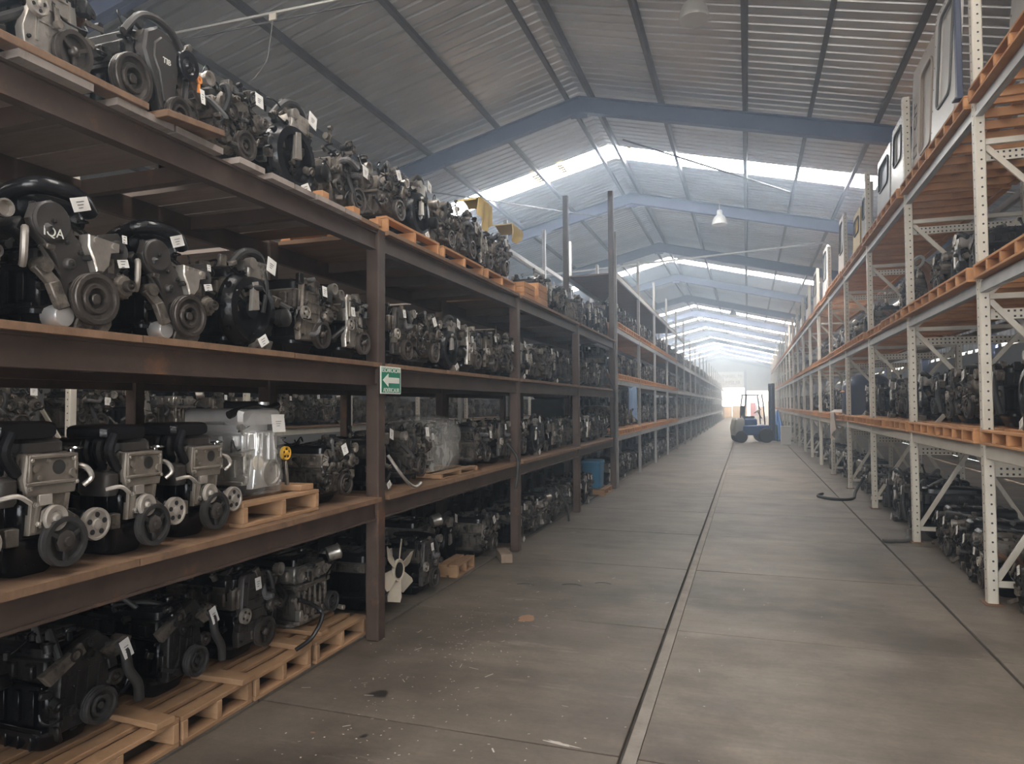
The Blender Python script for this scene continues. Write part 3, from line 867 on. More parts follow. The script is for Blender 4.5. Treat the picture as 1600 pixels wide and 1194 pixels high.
# ------------------------------------------------------------------ engines
# local axes: +x front (pulley side, towards the aisle), +y to the viewer's right, z up, origin at the base
def pulley_B(r, w, style, seg=28):
    b = B()
    if style == 'damper':      # rubber ring, recessed face, hub and bolt
        b.lathe((0, 0, 0), (1, 0, 0), [(r * .8, 0), (r * .97, .004), (r, .01), (r, w * .3), (r * .95, w * .36), (r, w * .42), (r, w * .56), (r * .95, w * .62), (r, w * .68), (r, w - .004), (r * .97, w), (r * .82, w), (r * .78, w - .012), (r * .62, w - .016), (r * .55, w - .004), (r * .42, w - .004), (r * .38, w - .03), (r * .2, w - .03), (r * .2, w - .012), (r * .17, w - .008), (.002, w - .008)], seg)
    elif style == 'spoke':
        b.lathe((0, 0, 0), (1, 0, 0), [(r * .8, 0), (r, .006), (r, w * .4), (r * .94, w * .48), (r, w * .56), (r, w), (r * .80, w), (r * .76, w - .02), (r * .30, w - .022), (r * .27, w - .006), (r * .16, w + .004), (.002, w + .006)], seg)
        for k in range(3):
            a = 2 * PI * k / 3 + .5
            b.bar((w - .012, r * .2 * math.cos(a), r * .2 * math.sin(a)), (w - .012, r * .78 * math.cos(a), r * .78 * math.sin(a)), r * .2, .012, (1, 0, 0), .002)
    elif style == 'holes':
        b.lathe((0, 0, 0), (1, 0, 0), [(r * .8, 0), (r, .004), (r, w - .006), (r * .96, w), (r * .84, w), (r * .80, w - .006), (r * .34, w - .004), (r * .3, w + .004), (r * .14, w + .006), (.002, w + .006)], seg)
    else:                      # plain idler
        b.lathe((0, 0, 0), (1, 0, 0), [(r * .8, 0), (r, .004), (r, w - .004), (r * .95, w), (r * .6, w - .003), (r * .5, w - .01), (r * .3, w - .006), (r * .22, w + .004), (.002, w + .006)], seg)
    return b
def shift(b, d):
    b.v = [(x + d[0], y + d[1], z + d[2]) for (x, y, z) in b.v]; return b
def holes_B(r, w, n, x, y, z, rr=.17):
    b = B()
    for k in range(n):
        a = 2 * PI * k / n + .3
        b.lathe((x + w - .006, y + r * .57 * math.cos(a), z + r * .57 * math.sin(a)), (1, 0, 0), [(r * rr, 0), (r * rr, .0035)], 10)
    return b
def rot_b(b, axis, ang, c=(0, 0, 0)):
    R = Matrix.Rotation(ang, 3, axis); C = Vector(c)
    b.v = [tuple(R @ (Vector(v) - C) + C) for v in b.v]; return b

class Eng:
    """collects parts: name, builder, material, sub-part flag"""
    def __init__(s): s.parts = []
    def p(s, name, b, mat, sub=None): s.parts.append((name, b, mat, sub)); return b
    def pulley(s, y, z, r, w=.03, x=.0, style='plain', mat='pulley_steel', name='pulley', nholes=0):
        s.p(name, shift(pulley_B(r, w, style), (x, y, z)), mat)
        if nholes: s.p('lightening_holes', holes_B(r, w, nholes, x, y, z), 'hole_dark', name)
    def bolts(s, pts, x, r=.008, mat='pulley_steel', name='bolts'):
        b = B()
        for (y, z) in pts: b.lathe((x, y, z), (1, 0, 0), [(r * 1.25, 0), (r * 1.25, .003), (r, .003), (r, .010), (r * .7, .012)], 6)
        s.p(name, b, mat)
    def tagcard(s, y, z, x=.0, w=.06, h=.075, rx=0.0, rz=0.0, mat='tag_paper'):
        b = B(); R = Matrix.Rotation(rz, 3, 'Z') @ Matrix.Rotation(rx, 3, 'X') @ Matrix.Rotation(-.12, 3, 'Y')
        b.box(0, 0, 0, .0025, w, h, .0008, R); shift(b, (x, y, z)); s.p('tag', b, mat)
        k = B(); 
        for q in range(3): k.box(.0018, -.003 * q, .010 - q * .012, .0008, w * (.45 - .1 * q), .0028, 0, None)
        k.v = [tuple(R @ Vector(v) + Vector((x, y, z))) for v in k.v]; s.p('tag_writing', k, 'tag_ink', 'tag')
def ribs(b, x0, x1, y, z0, z1, n, side, d=.012):
    for k in range(n):
        x = x0 + (x1 - x0) * (k + .5) / n
        b.box(x, y + side * d / 2, (z0 + z1) / 2, (x1 - x0) / n * .35, d, (z1 - z0) * rnd.uniform(.6, 1), .002)
def core(e, W=.30, L=.50, zp=.10, zb=.31, zh=.42, blk='iron', pan='iron_black', hd='alu', cov='plastic', lean=0.0, x0=-.02, cvmat=None, covh=.055):
    # oil pan, block with ribs and bosses, head, valve cover
    b = B(); b.loft([(0.0, x0 - L / 2, 0, L * .36, W * .33), (.012, x0 - L / 2, 0, L * .39, W * .36), (zp - .02, x0 - L / 2, 0, L * .45, W * .44), (zp - .018, x0 - L / 2, 0, L * .49, W * .5), (zp, x0 - L / 2, 0, L * .49, W * .5)], 24, 6)
    for k in range(5): b.box(x0 - L * (.2 + .15 * k), W * .40, zp * .5, .012, .02, zp * .7, .002); b.box(x0 - L * (.2 + .15 * k), -W * .40, zp * .5, .012, .02, zp * .7, .002)
    e.p('oil_pan', b, pan)
    b = B(); b.box(x0 - L / 2, 0, (zp + zb) / 2, L, W * .86, zb - zp, .012)
    for sd in (-1, 1):
        ribs(b, x0 - L * .95, x0 - .03, sd * W * .43, zp + .02, zb - .02, 5, sd, .016)
        b.box(x0 - L / 2, sd * W * .45, zb - .012, L * .98, .03, .02, .003); b.box(x0 - L / 2, sd * W * .45, zp + .012, L * .98, .03, .02, .003)
    for k in range(10):
        y = rnd.uniform(-.42, .42) * W; z = rnd.uniform(zp + .02, zb - .02)
        b.cyl((x0, y, z), (x0 + rnd.uniform(.008, .022), y, z), rnd.uniform(.01, .024), None, 10)
    e.p('block', b, blk)
    b = B(); b.box(x0 - L / 2, 0, (zb + zh) / 2, L * .98, W * .92, zh - zb, .01)
    for sd in (-1, 1):
        for k in range(4): b.box(x0 - L * (.16 + .22 * k), sd * W * .47, (zb + zh) / 2, .05, .04, (zh - zb) * .6, .006)
    b.box(x0 + .006, 0, (zb + zh) / 2, .02, W * .8, (zh - zb) * .85, .006)
    e.p('cylinder_head', b, hd)
    b = B(); b.loft([(zh, x0 - L / 2, 0, L * .48, W * .43), (zh + covh * .7, x0 - L / 2, 0, L * .48, W * .42), (zh + covh, x0 - L / 2, 0, L * .45, W * .36)], 24, 7)
    for k in range(4): b.box(x0 - L * (.14 + .24 * k), 0, zh + covh, .02, W * .62, .012, .003)
    b.lathe((x0 - L * .25, W * .2, zh + covh - .005), (0, 0, 1), [(.03, 0), (.03, .02), (.026, .028), (.01, .03)], 14)
    e.p('valve_cover', b, cov)
def intake(e, W, zh, side=-1, L=.5, mat='plastic', r=.045, x0=-.02, up=.04):
    b = B(); y = side * (W / 2 + .085)
    b.tube([(x0 - L * .98, y, zh + up), (x0 - L * .5, y, zh + up + .01), (x0 + .0, y, zh + up)], lambda t: r * (.8 + .25 * math.sin(PI * min(1, max(0, t)))), 14, 5)
    for k in range(4):
        x = x0 - L * (.14 + .23 * k)
        b.tube([(x, y, zh + up), (x, y - side * .02, zh - .03), (x, side * W * .44, zh - .055)], .021, 9, 4)
    e.p('intake_manifold', b, mat)
    b = B(); b.lathe((x0 - .01, y, zh + up), (1, 0, 0), [(r * .8, 0), (r * .8, .03), (r * .95, .032), (r * .95, .05), (r * .75, .05), (r * .7, .03), (.002, .028)], 18)
    e.p('throttle_body', b, 'alu')
def exhaust(e, W, zb, side=1, L=.5, mat='rust', x0=-.02):
    b = B(); yo = side * (W / 2 + .07)
    for k in range(4):
        x = x0 - L * (.14 + .23 * k)
        b.tube([(x, side * W * .44, zb + .055), (x, side * (W / 2 + .05), zb + .05), (x0 - L * .5, yo, zb - .06)], .019, 8, 4)
    b.tube([(x0 - L * .5, yo, zb - .04), (x0 - L * .5, yo, zb - .14)], .03, 10, 1)
    b.lathe((x0 - L * .5, yo, zb - .14), (0, 0, -1), [(.05, 0), (.05, .012)], 10)
    e.p('exhaust_manifold', b, mat)
def alternator(e, y, z, x=-.09, r=.058, pm='pulley_steel'):
    b = B(); b.lathe((x, y, z), (1, 0, 0), [(r * .7, 0), (r, .012), (r, .085), (r * .8, .1), (r * .3, .102), (.01, .104)], 20)
    for k in range(12):
        a = 2 * PI * k / 12; b.box(x + .05, y + r * math.cos(a), z + r * math.sin(a), .07, .008, .008)
    b.bar((x + .05, y, z + r), (x + .05, y * .4, z + r + .03), .03, .02)
    e.p('alternator', b, 'alu_dirty')
    e.pulley(y, z, r * .52, .03, x + .104, 'plain', pm)
def bell(e, y=0, z=.22, x=-.5, r=.2, L=.12, mat='alu_dirty', face=-1):
    b = B(); b.lathe((x, y, z), (face, 0, 0), [(r * .85, -.01), (r, 0), (r, .014), (r * .95, .016), (r * .86, L * .6), (r * .6, L), (r * .3, L + .01), (.01, L + .012)], 24)
    for k in range(9):
        a = 2 * PI * k / 9; b.cyl((x + face * -.008, y + r * .98 * math.cos(a), z + r * .98 * math.sin(a)), (x + face * .03, y + r * .98 * math.cos(a), z + r * .98 * math.sin(a)), .014, None, 8)
    for k in range(6):
        a = 2 * PI * k / 6 + .2
        b.bar((x + face * L * .35, y + r * .9 * math.cos(a), z + r * .9 * math.sin(a)), (x + face * L * 1.0, y + r * .4 * math.cos(a), z + r * .4 * math.sin(a)), .012, .03)
    e.p('bell_housing', b, mat)
def clutter(e, rg, n=26, box=((-.45, .03), (-.24, .24), (.14, .46)), hoses=4, wires=7, mat='alu_dirty', hmat='rubber', front=True):
    """brackets, sensors, pipe stubs bolted around the engine, plus hoses and the loose wiring"""
    (xa, xb), (ya, yb), (za, zb) = box
    def surf():
        t = rg.random()
        if t < .55 and front: return (xb - rg.uniform(0, .03), rg.uniform(ya * .8, yb * .8), rg.uniform(za, zb)), (1, 0, 0)
        if t < .75: return (rg.uniform(xa, xb), rg.choice((ya, yb)) * rg.uniform(.85, 1), rg.uniform(za, zb)), (0, rg.choice((-1, 1)), 0)
        return (rg.uniform(xa, xb), rg.uniform(ya * .8, yb * .8), zb * rg.uniform(.92, 1.02)), (0, 0, 1)
    b = B(); b2 = B()
    for k in range(n):
        p, d = surf(); q = rg.random(); t = b if rg.random() < .6 else b2
        R = Matrix.Rotation(rg.uniform(-.6, .6), 3, rg.choice('XYZ'))
        if q < .4: t.box(*p, rg.uniform(.015, .06), rg.uniform(.015, .06), rg.uniform(.015, .07), .004, R)
        elif q < .72:
            dd = Vector(d) + Vector((rg.uniform(-.4, .4), rg.uniform(-.4, .4), rg.uniform(-.4, .4)))
            L = rg.uniform(.02, .06); r = rg.uniform(.008, .026)
            P = Vector(p) - dd * .02
            t.lathe(P, dd, [(r, 0), (r, L * .6), (r * 1.25, L * .62), (r * 1.25, L * .8), (r * .7, L * .82), (r * .6, L)], 10)
        else:
            P = Vector(p); Q = P + Vector((rg.uniform(-.02, .03), rg.uniform(-.11, .11), rg.uniform(-.09, .09)))
            t.bar(P, Q, rg.uniform(.014, .03), rg.uniform(.006, .014), (1, 0, 0), .002)
            t.cyl(Q - Vector((.012, 0, 0)), Q + Vector((.012, 0, 0)), .016, None, 10)
    e.p('brackets', b, mat); e.p('sensors', b2, 'iron')
    if hoses:
        for k in range(hoses):
            h = B()
            p, d = surf(); q, d2 = surf()
            p = Vector(p); q = p + (Vector(q) - p) * .7
            m1 = p + Vector(d) * rg.uniform(.02, .06); m2 = (p + q) / 2 + Vector((rg.uniform(0, .04), rg.uniform(-.03, .03), rg.uniform(-.05, .05)))
            h.tube([p, m1, m2, q], rg.uniform(.010, .020), 8, 5); e.p('hose', h, hmat if rg.random() < .7 else 'hose_grey')
    if wires:
        w = B()
        for k in range(wires):
            p, d = surf(); p = Vector(p); pts = [p]
            for j in range(4):
                p = p + Vector((rg.uniform(-.03, .03), rg.uniform(-.09, .09), rg.uniform(-.07, .06))); p.x = min(max(p.x, xa), xb + .02)
                p.y = min(max(p.y, ya), yb); p.z = min(max(p.z, za), zb + .02); pts.append(p)
            w.tube(pts, rg.uniform(.003, .006), 5, 4)
        e.p('wiring', w, 'plastic')

VAR = {}
def v6(seed):               # twin-lobed grey timing cover, bracket in the middle, big damper
    rg = random.Random(seed); e = Eng()
    core(e, .30, .46, .07, .24, .30, 'iron_black', 'iron_black', 'iron', 'plastic', x0=-.03, covh=.03)
    b = B(); b.prism([(-.02, -.01), (.02, -.03), (.09, .03), (.15, .13), (.24, .26), (.245, .33), (.20, .375), (.14, .36), (.10, .31), (.04, .28), (-.02, .33), (-.05, .41), (-.11, .435), (-.17, .41), (-.19, .35), (-.165, .29), (-.10, .23), (-.07, .12)], -.03, .015, .008)
    shift(b, (0, 0, .05)); e.p('timing_cover', b, 'plastic_grey')
    b = B(); b.lathe((.012, -.115, .40), (1, 0, 0), [(.075, 0), (.078, .012), (.07, .018), (.03, .016), (.01, .018)], 26); b.lathe((.012, .195, .345), (1, 0, 0), [(.045, 0), (.048, .008), (.04, .012), (.01, .012)], 22)
    b.lathe((.012, -.04, .25), (1, 0, 0), [(.025, 0), (.022, .02), (.016, .026), (.004, .027)], 16)
    b.bar((.014, -.16, .30), (.014, -.06, .19), .012, .008, (1, 0, 0)); b.bar((.014, .05, .17), (.014, .19, .27), .01, .008, (1, 0, 0)); b.bar((.014, .06, .15), (.014, .2, .25), .01, .008, (1, 0, 0))
    e.p('cover_lobes', b, 'plastic_grey', 'timing_cover')
    e.bolts([(-.115, .40), (.195, .345), (-.04, .25), (-.06, .33), (.09, .16), (.0, .30)], .03, .009, 'iron')
    b = B(); b.prism([(.02, .38), (.17, .37), (.17, .335), (.13, .325), (.12, .27), (.09, .235), (.06, .235), (.045, .28), (.02, .33)], .0, .055, .006); b.cyl((.05, .055, .36), (.062, .055, .36), .014, None, 12); b.cyl((.05, .14, .352), (.062, .14, .352), .014, None, 12); e.p('mount_bracket', b, 'alu')
    e.pulley(.06, .125, .105, .05, .015, 'damper', 'pulley_steel', 'crank_pulley')
    b = B(); b.tube([(-.30, -.14, .44), (-.18, -.17, .50), (-.05, -.13, .545), (-.02, .02, .54), (-.06, .12, .50)], .035, 12, 5); b.loft([(-.40, 0, .47, .13, .05), (-.38, 0, .48, .15, .06), (-.12, 0, .48, .15, .06), (-.10, 0, .47, .12, .05)], 20, 4, 'x'); e.p('intake_plenum', b, 'plastic')
    for k in (-1, 1):
        b = B(); b.box(-.24, k * .16, .36, .40, .12, .07, .014, Matrix.Rotation(k * .45, 3, 'X')); e.p('valve_cover', b, 'iron')
    b = B(); b.bar((.0, -.16, .23), (.02, -.10, .16), .045, .03, (1, 0, 0), .004); b.bar((.02, -.11, .17), (.03, -.07, .07), .05, .035, (1, 0, 0), .005); b.cyl((.03, -.14, .23), (-.03, -.14, .23), .03, None, 14); e.p('side_bracket', b, 'alu_dirty')
    b = B(); b.lathe((.0, -.06, .045), (1, 0, 0), [(.045, -.05), (.045, .02), (.04, .03), (.01, .032)], 18); e.p('oil_filter', b, 'alu_clean')
    b = B(); b.prism([(-.02, 0), (.14, 0), (.16, .03), (.16, .07), (.12, .085), (.10, .07), (.0, .06)], -.02, .03, .006); e.p('front_foot', b, 'alu_dirty')
    alternator(e, .215, .20, -.06, .05)
    clutter(e, rg, 22, ((-.4, .0), (-.21, .21), (.16, .44)), 3, 6)
    b = B(); b.tube([(-.01, -.20, .36), (.01, -.215, .33), (.0, -.21, .25), (-.02, -.20, .22)], .014, 8, 4); e.p('hose', b, 'pulley_light')
    e.tagcard(.0, .495, .03, .10, .055, .35, .2); e.tagcard(.205, .295, .035, .055, .035, .2); e.tagcard(.215, .40, .03, .025, .035)
    return e
VAR['v6'] = lambda: v6(1)
def inline4(seed, tall=1.0):   # front-on four cylinder with black plenum to the left
    rg = random.Random(seed); e = Eng()
    W = .24
    core(e, W, .44, .14, .33, .455, 'iron_black', 'plastic', 'alu_dirty', 'plastic_grey', x0=-.03, covh=.05)
    b = B(); b.prism([(-.10, .30), (.10, .30), (.115, .36), (.10, .45), (-.105, .45), (-.115, .36)], -.03, .006, .006)
    b.prism([(-.085, .16), (.075, .16), (.085, .31), (-.075, .31)], -.03, -.005, .004)
    b.box(.006, 0, .345, .018, .215, .014, .003); b.box(.006, 0, .442, .02, .205, .014, .003)
    for (yy, zz, r_) in ((-.075, .40, .016), (.085, .375, .018), (-.055, .365, .010), (-.02, .425, .009)): b.cyl((.0, yy, zz), (.014, yy, zz), r_, r_ * .85, 12)
    for yy in (-.095, .098): b.box(.004, yy, .395, .02, .014, .09, .003)
    b.bar((.0, -.07, .17), (.0, -.045, .30), .012, .014, (1, 0, 0)); b.bar((.0, .055, .2), (.0, .07, .30), .012, .014, (1, 0, 0))
    e.p('front_plate', b, 'alu_beige')
    b = B(); b.lathe((.006, .025, .40), (1, 0, 0), [(.027, 0), (.027, .003)], 20); e.p('cam_plug', b, 'rubber', 'front_plate')
    b = B(); b.box(.004, -.03, .285, .016, .055, .04, .002); e.p('mount_pad', b, 'pulley_light', 'front_plate')
    e.bolts([(-.09, .43), (.09, .43), (-.095, .33), (.10, .34), (-.06, .20), (.06, .2), (-.07, .27)], .006, .008, 'alu')
    b = B(); b.prism([(-.055, .185), (-.045, .245), (.0, .27), (.045, .25), (.115, .205), (.125, .185), (.105, .17), (.03, .165)], -.02, .012, .006); e.p('tensioner_arm', b, 'alu_dirty')
    e.pulley(.0, .215, .048, .022, .012, 'plain', 'pulley_light', 'tensioner_pulley')
    e.pulley(.035, .125, .092, .045, .0, 'spoke', 'rubber', 'crank_pulley')
    b = B(); b.lathe((.028, .035, .125), (1, 0, 0), [(.042, 0), (.042, .012), (.030, .018), (.018, .020), (.018, .032), (.004, .034)], 8); e.p('hub_bolt', b, 'pulley_steel', 'crank_pulley')
    e.pulley(.185, .165, .064, .03, .0, 'holes', 'pulley_light', 'compressor_pulley', 5)
    b = B(); b.lathe((-.14, .185, .165), (1, 0, 0), [(.04, 0), (.052, .01), (.052, .12), (.03, .14)], 18); e.p('compressor', b, 'iron_black')
    b = B()
    b.loft([(-.26, -.07, .535, .08, .028), (-.24, -.07, .538, .13, .034), (-.05, -.07, .538, .13, .034), (-.03, -.07, .535, .11, .028)], 20, 4, 'x')
    for k in range(3): b.tube([(-.02 - .07 * k, -.15, .53), (-.02 - .07 * k, -.175, .46), (-.03 - .07 * k, -.12, .38)], .022, 9, 4)
    e.p('intake_plenum', b, 'plastic')
    b = B(); b.loft([(.27, -.10, -.155, .08, .035), (.285, -.10, -.155, .09, .042), (.36, -.10, -.155, .09, .042), (.375, -.10, -.155, .07, .033)], 18, 4); e.p('air_box', b, 'plastic_grey')
    b = B(); b.cyl((-.06, .135, .38), (-.06, .135, .46), .014, None, 10); b.lathe((-.06, .135, .46), (0, 0, 1), [(.042, 0), (.045, .004), (.04, .01), (.012, .014)], 20); e.p('egr_valve', b, 'chrome')
    b = B(); b.tube([(-.04, .12, .40), (.0, .15, .39), (.01, .17, .35), (-.01, .15, .32)], .011, 8, 4); e.p('coolant_pipe', b, 'alu')
    b = B(); b.tube([(-.02, -.19, .30), (.02, -.15, .31), (.02, -.10, .28)], .009, 8, 4); e.p('hose', b, 'pulley_light')
    clutter(e, rg, 14, ((-.35, -.03), (-.14, .16), (.16, .44)), 1, 5, 'alu_dirty', front=False)
    return e
VAR['inline4'] = lambda: inline4(2)
def alu4(seed):              # bright alloy engine with tall triangular timing case
    rg = random.Random(seed); e = Eng()
    core(e, .30, .44, .07, .25, .36, 'alu', 'iron_black', 'alu_clean', 'alu_clean', x0=-.03, covh=.06)
    b = B(); b.prism([(-.105, .05), (.125, .05), (.12, .10), (.075, .28), (.08, .36), (-.08, .36), (-.075, .28), (-.095, .12)], -.04, .0, .006)
    for a, c in (((-.09, .06), (-.055, .34)), ((.105, .06), (.06, .34)), ((-.03, .20), (-.03, .35)), ((.03, .20), (.03, .35))):
        b.bar((.0, *a), (.0, *c), .014, .018, (1, 0, 0), .002)
    e.p('timing_case', b, 'alu_clean')
    b = B(); b.lathe((-.002, .045, .125), (1, 0, 0), [(.072, 0), (.075, .014), (.06, .016), (.055, .004), (.01, .003)], 26); e.p('crank_seal', b, 'alu', 'timing_case')
    b = B(); b.lathe((-.002, -.07, .19), (1, 0, 0), [(.04, 0), (.04, .01), (.01, .011)], 18); e.p('water_pump_plate', b, 'fan_cream')
    e.bolts([(-.09, .075), (.11, .075), (-.07, .25), (.07, .25), (-.06, .34), (.06, .34), (0, .34)], .004, .008, 'alu_clean')
    b = B(); b.loft([(-.40, -.02, .435, .13, .035), (-.38, -.02, .44, .17, .045), (-.03, -.02, .44, .17, .045), (-.01, -.02, .435, .15, .04)], 20, 5, 'x'); b.cyl((-.1, .1, .47), (-.1, .1, .52), .035, None, 16); e.p('valve_cover', b, 'alu_clean')
    b = B(); b.tube([(-.06, -.22, .45), (-.04, -.08, .49), (-.06, .08, .48), (-.08, .2, .5)], .022, 10, 5); b.box(-.2, .08, .50, .2, .16, .05, .012); e.p('intake_manifold', b, 'plastic')
    e.pulley(.195, .225, .04, .025, -.03, 'holes', 'yellow', 'sprocket', 5)
    b = B(); b.bar((-.02, .2, .18), (-.02, .215, .04), .02, .02, (1, 0, 0), .003); e.p('dipstick_bracket', b, 'alu')
    clutter(e, rg, 14, ((-.36, -.03), (-.17, .19), (.1, .42)), 2, 5, 'alu')
    e.tagcard(.07, .40, .03, .11, .10)
    return e
VAR['alu4'] = lambda: alu4(3)
def plain(seed, mat='alu_dirty', cov='plastic'):   # flat cast front cover, damper low right
    rg = random.Random(seed); e = Eng()
    core(e, .28, .48, .09, .28, .40, 'iron_black', 'plastic', 'alu_dirty', cov, x0=-.03, covh=.06)
    w = rg.uniform(.085, .105); sk_ = rg.uniform(-.03, .02)
    b = B(); b.prism([(-w - .03, .09), (w + .05, .09), (w + .04, .17), (w - .0, .25), (w + .0 + sk_, .44), (w - .02 + sk_, .465), (-w + .02 + sk_, .465), (-w + sk_, .44), (-w - .01, .25), (-w - .04, .15)], -.035, .002, .007)
    for k in range(4): 
        zz = .2 + .06 * k; b.box(.003, sk_ * .5, zz, .01, w * 1.3, .008, .002)
    b.bar((.0, -w * .8, .12), (.0, -w * .5 + sk_, .44), .012, .014, (1, 0, 0)); b.bar((.0, w * .8, .2), (.0, w * .6 + sk_, .44), .012, .014, (1, 0, 0))
    e.p('front_cover', b, mat)
    e.bolts([(-w - .015, .12), (w + .03, .13), (-w + .005, .3), (w - .01, .32), (-w + .02, .42), (w - .02, .43)], .003, .007, 'iron')
    e.pulley(.06, .13, .082, .045, .0, 'damper' if rg.random() < .5 else 'spoke', 'pulley_steel', 'crank_pulley')
    if rg.random() < .7: e.pulley(-.09, .25, .042, .025, .0, 'holes', 'pulley_light', 'water_pump_pulley', 4)
    if rg.random() < .6: alternator(e, .17, .26, -.08, .05)
    intake(e, .28, .40, -1 if rg.random() < .5 else 1, .44, 'plastic' if rg.random() < .5 else 'alu_dirty', .038)
    exhaust(e, .28, .30, 1, .44)
    clutter(e, rg, 24, ((-.4, .01), (-.19, .21), (.12, .46)), 3, 8)
    e.tagcard(rg.uniform(-.12, .12), rg.uniform(.3, .42), .045, .05, .065, rg.uniform(-.4, .4))
    return e
VAR['plain_a'] = lambda: plain(11)
VAR['plain_b'] = lambda: plain(15, 'alu', 'alu_dirty')
VAR['plain_c'] = lambda: plain(19, 'plastic_grey', 'plastic')
def belled(seed):           # gearbox end towards the aisle: round black housing
    rg = random.Random(seed); e = Eng()
    core(e, .28, .44, .06, .26, .37, 'iron_black', 'iron_black', 'alu_dirty', 'plastic', x0=-.06, covh=.06)
    b = B(); b.lathe((-.07, .0, .21), (1, 0, 0), [(.19, 0), (.20, .006), (.20, .03), (.185, .04), (.17, .07), (.13, .075), (.12, .03), (.05, .03), (.045, .06), (.01, .062)], 30)
    for k in range(10):
        a = 2 * PI * k / 10; b.cyl((-.05, .193 * math.cos(a), .21 + .193 * math.sin(a)), (-.02, .193 * math.cos(a), .21 + .193 * math.sin(a)), .013, None, 8)
    e.p('bell_housing', b, 'iron_black')
    b = B(); b.prism([(-.03, .20), (.03, .21), (.02, .36), (-.02, .35)], -.01, .012, .004); e.p('clutch_fork', b, 'alu')
    b = B(); b.lathe((-.02, .215, .19), (1, 0, 0), [(.04, 0), (.05, .01), (.05, .06), (.03, .07), (.01, .075)], 16); e.p('starter_motor', b, 'iron')
    b = B(); b.box(-.05, .04, .42, .10, .16, .10, .01); b.cyl((-.03, -.02, .45), (.01, -.02, .45), .03, None, 14); e.p('thermostat_housing', b, 'alu')
    b = B(); b.tube([(-.06, -.14, .40), (-.03, -.06, .50), (-.03, .06, .51), (-.06, .14, .46)], .022, 9, 5); e.p('hose', b, 'rubber')
    b = B(); b.prism([(-.02, 0), (.10, .0), (.12, .05), (.02, .06)], -.03, .03, .004); e.p('front_foot', b, 'alu_dirty')
    clutter(e, rg, 26, ((-.4, -.02), (-.2, .22), (.08, .46)), 3, 9)
    e.tagcard(.10, .455, .03, .075, .085, -.3); e.tagcard(.02, .045, .045, .07, .05, .5)
    return e
VAR['belled'] = lambda: belled(5)
VAR['belled_b'] = lambda: belled(25)
def dirty(seed, tall=1.0):   # greasy complete engine, wiring loom everywhere
    rg = random.Random(seed); e = Eng()
    W = rg.uniform(.28, .33)
    core(e, W, .48, .08, .27, .38, 'alu_dirty', 'iron', 'alu_dirty', rg.choice(('iron', 'alu_dirty', 'plastic')), x0=-.05, covh=.06)
    b = B(); b.loft([(-.06, 0, .25, W * .42, .17), (-.02, 0, .25, W * .42, .17), (.0, 0, .25, W * .36, .15)], 18, 3.2, 'x', .06, rg); e.p('front_cover', b, 'alu_dirty')
    e.pulley(rg.uniform(.03, .08), .14, .085, .045, .0, 'damper', 'pulley_steel', 'crank_pulley')
    e.pulley(-.13, .18, .045, .03, -.01, 'plain', 'pulley_steel')
    e.pulley(-.06, .30, .05, .03, -.01, 'holes', 'pulley_steel', 'water_pump_pulley', 4)
    alternator(e, .17, .31, -.07, .058)
    intake(e, W, .37, rg.choice((-1, 1)), .44, 'alu_dirty', .042)
    exhaust(e, W, .30, 1, .44)
    bell(e, 0, .20, -.5, .17, .09)
    clutter(e, rg, 46, ((-.42, .02), (-.22, .23), (.10, .48)), 5, 14)
    e.tagcard(rg.uniform(-.1, .14), rg.uniform(.34, .44), .05, .07, .08, rg.uniform(-.4, .4))
    return e
VAR['dirty_a'] = lambda: dirty(31)
VAR['dirty_b'] = lambda: dirty(37)
VAR['dirty_c'] = lambda: dirty(43)
def tallcover(seed):         # single long oval timing cover with lettering, pulleys around
    rg = random.Random(seed); e = Eng()
    core(e, .30, .48, .07, .27, .37, 'iron_black', 'iron_black', 'iron', 'plastic_grey', x0=-.04, covh=.05)
    b = B(); b.prism([(-.02, .08), (.05, .07), (.07, .15), (.095, .29), (.08, .38), (.02, .44), (-.05, .44), (-.11, .40), (-.125, .32), (-.09, .24), (-.05, .16)], -.04, .012, .012); e.p('timing_cover', b, 'plastic_grey')
    b = B(); b.prism([(-.012, .12), (.03, .12), (.045, .25), (.06, .32), (.03, .39), (-.03, .40), (-.07, .36), (-.075, .30), (-.04, .24)], .008, .022, .006); e.p('cover_panel', b, 'plastic_grey', 'timing_cover')
    b = B(); b.tube([(-.03, -.2, .36), (-.02, -.12, .46), (-.02, .0, .49), (-.02, .12, .44), (-.02, .17, .30), (-.02, .15, .12)], .016, 8, 5); e.p('cover_rim', b, 'plastic_grey')
    e.pulley(-.19, .15, .105, .05, -.02, 'damper', 'pulley_steel', 'pump_pulley')
    e.pulley(.14, .34, .068, .03, .0, 'plain', 'plastic', 'fan_pulley')
    e.pulley(.07, .085, .08, .04, .01, 'damper', 'pulley_steel', 'crank_pulley')
    e.pulley(.165, .12, .045, .03, .0, 'holes', 'pulley_steel', 'idler_pulley', 5)
    b = B(); b.lathe((-.04, -.09, .16), (1, 0, 0), [(.062, 0), (.065, .03), (.05, .04), (.02, .042), (.01, .043)], 22); e.p('water_pump', b, 'plastic')
    b = B(); b.prism([(-.06, .42), (.0, .47), (.10, .44), (.18, .36), (.20, .30), (.16, .30), (.09, .38), (.0, .42)], -.06, -.03, .004); e.p('rear_cover', b, 'plastic_grey')
    b = B(); b.lathe((.01, .225, .31), (1, 0, 0), [(.018, 0), (.018, .008), (.008, .008), (.008, 0)], 14); b.bar((.012, .225, .29), (.012, .225, .25), .012, .008, (1, 0, 0)); e.p('dipstick_ring', b, 'orange')
    clutter(e, rg, 26, ((-.42, -.02), (-.19, .24), (.12, .44)), 3, 8)
    e.tagcard(.232, .23, .03, .03, .07)
    return e
VAR['tallcover'] = lambda: tallcover(51)
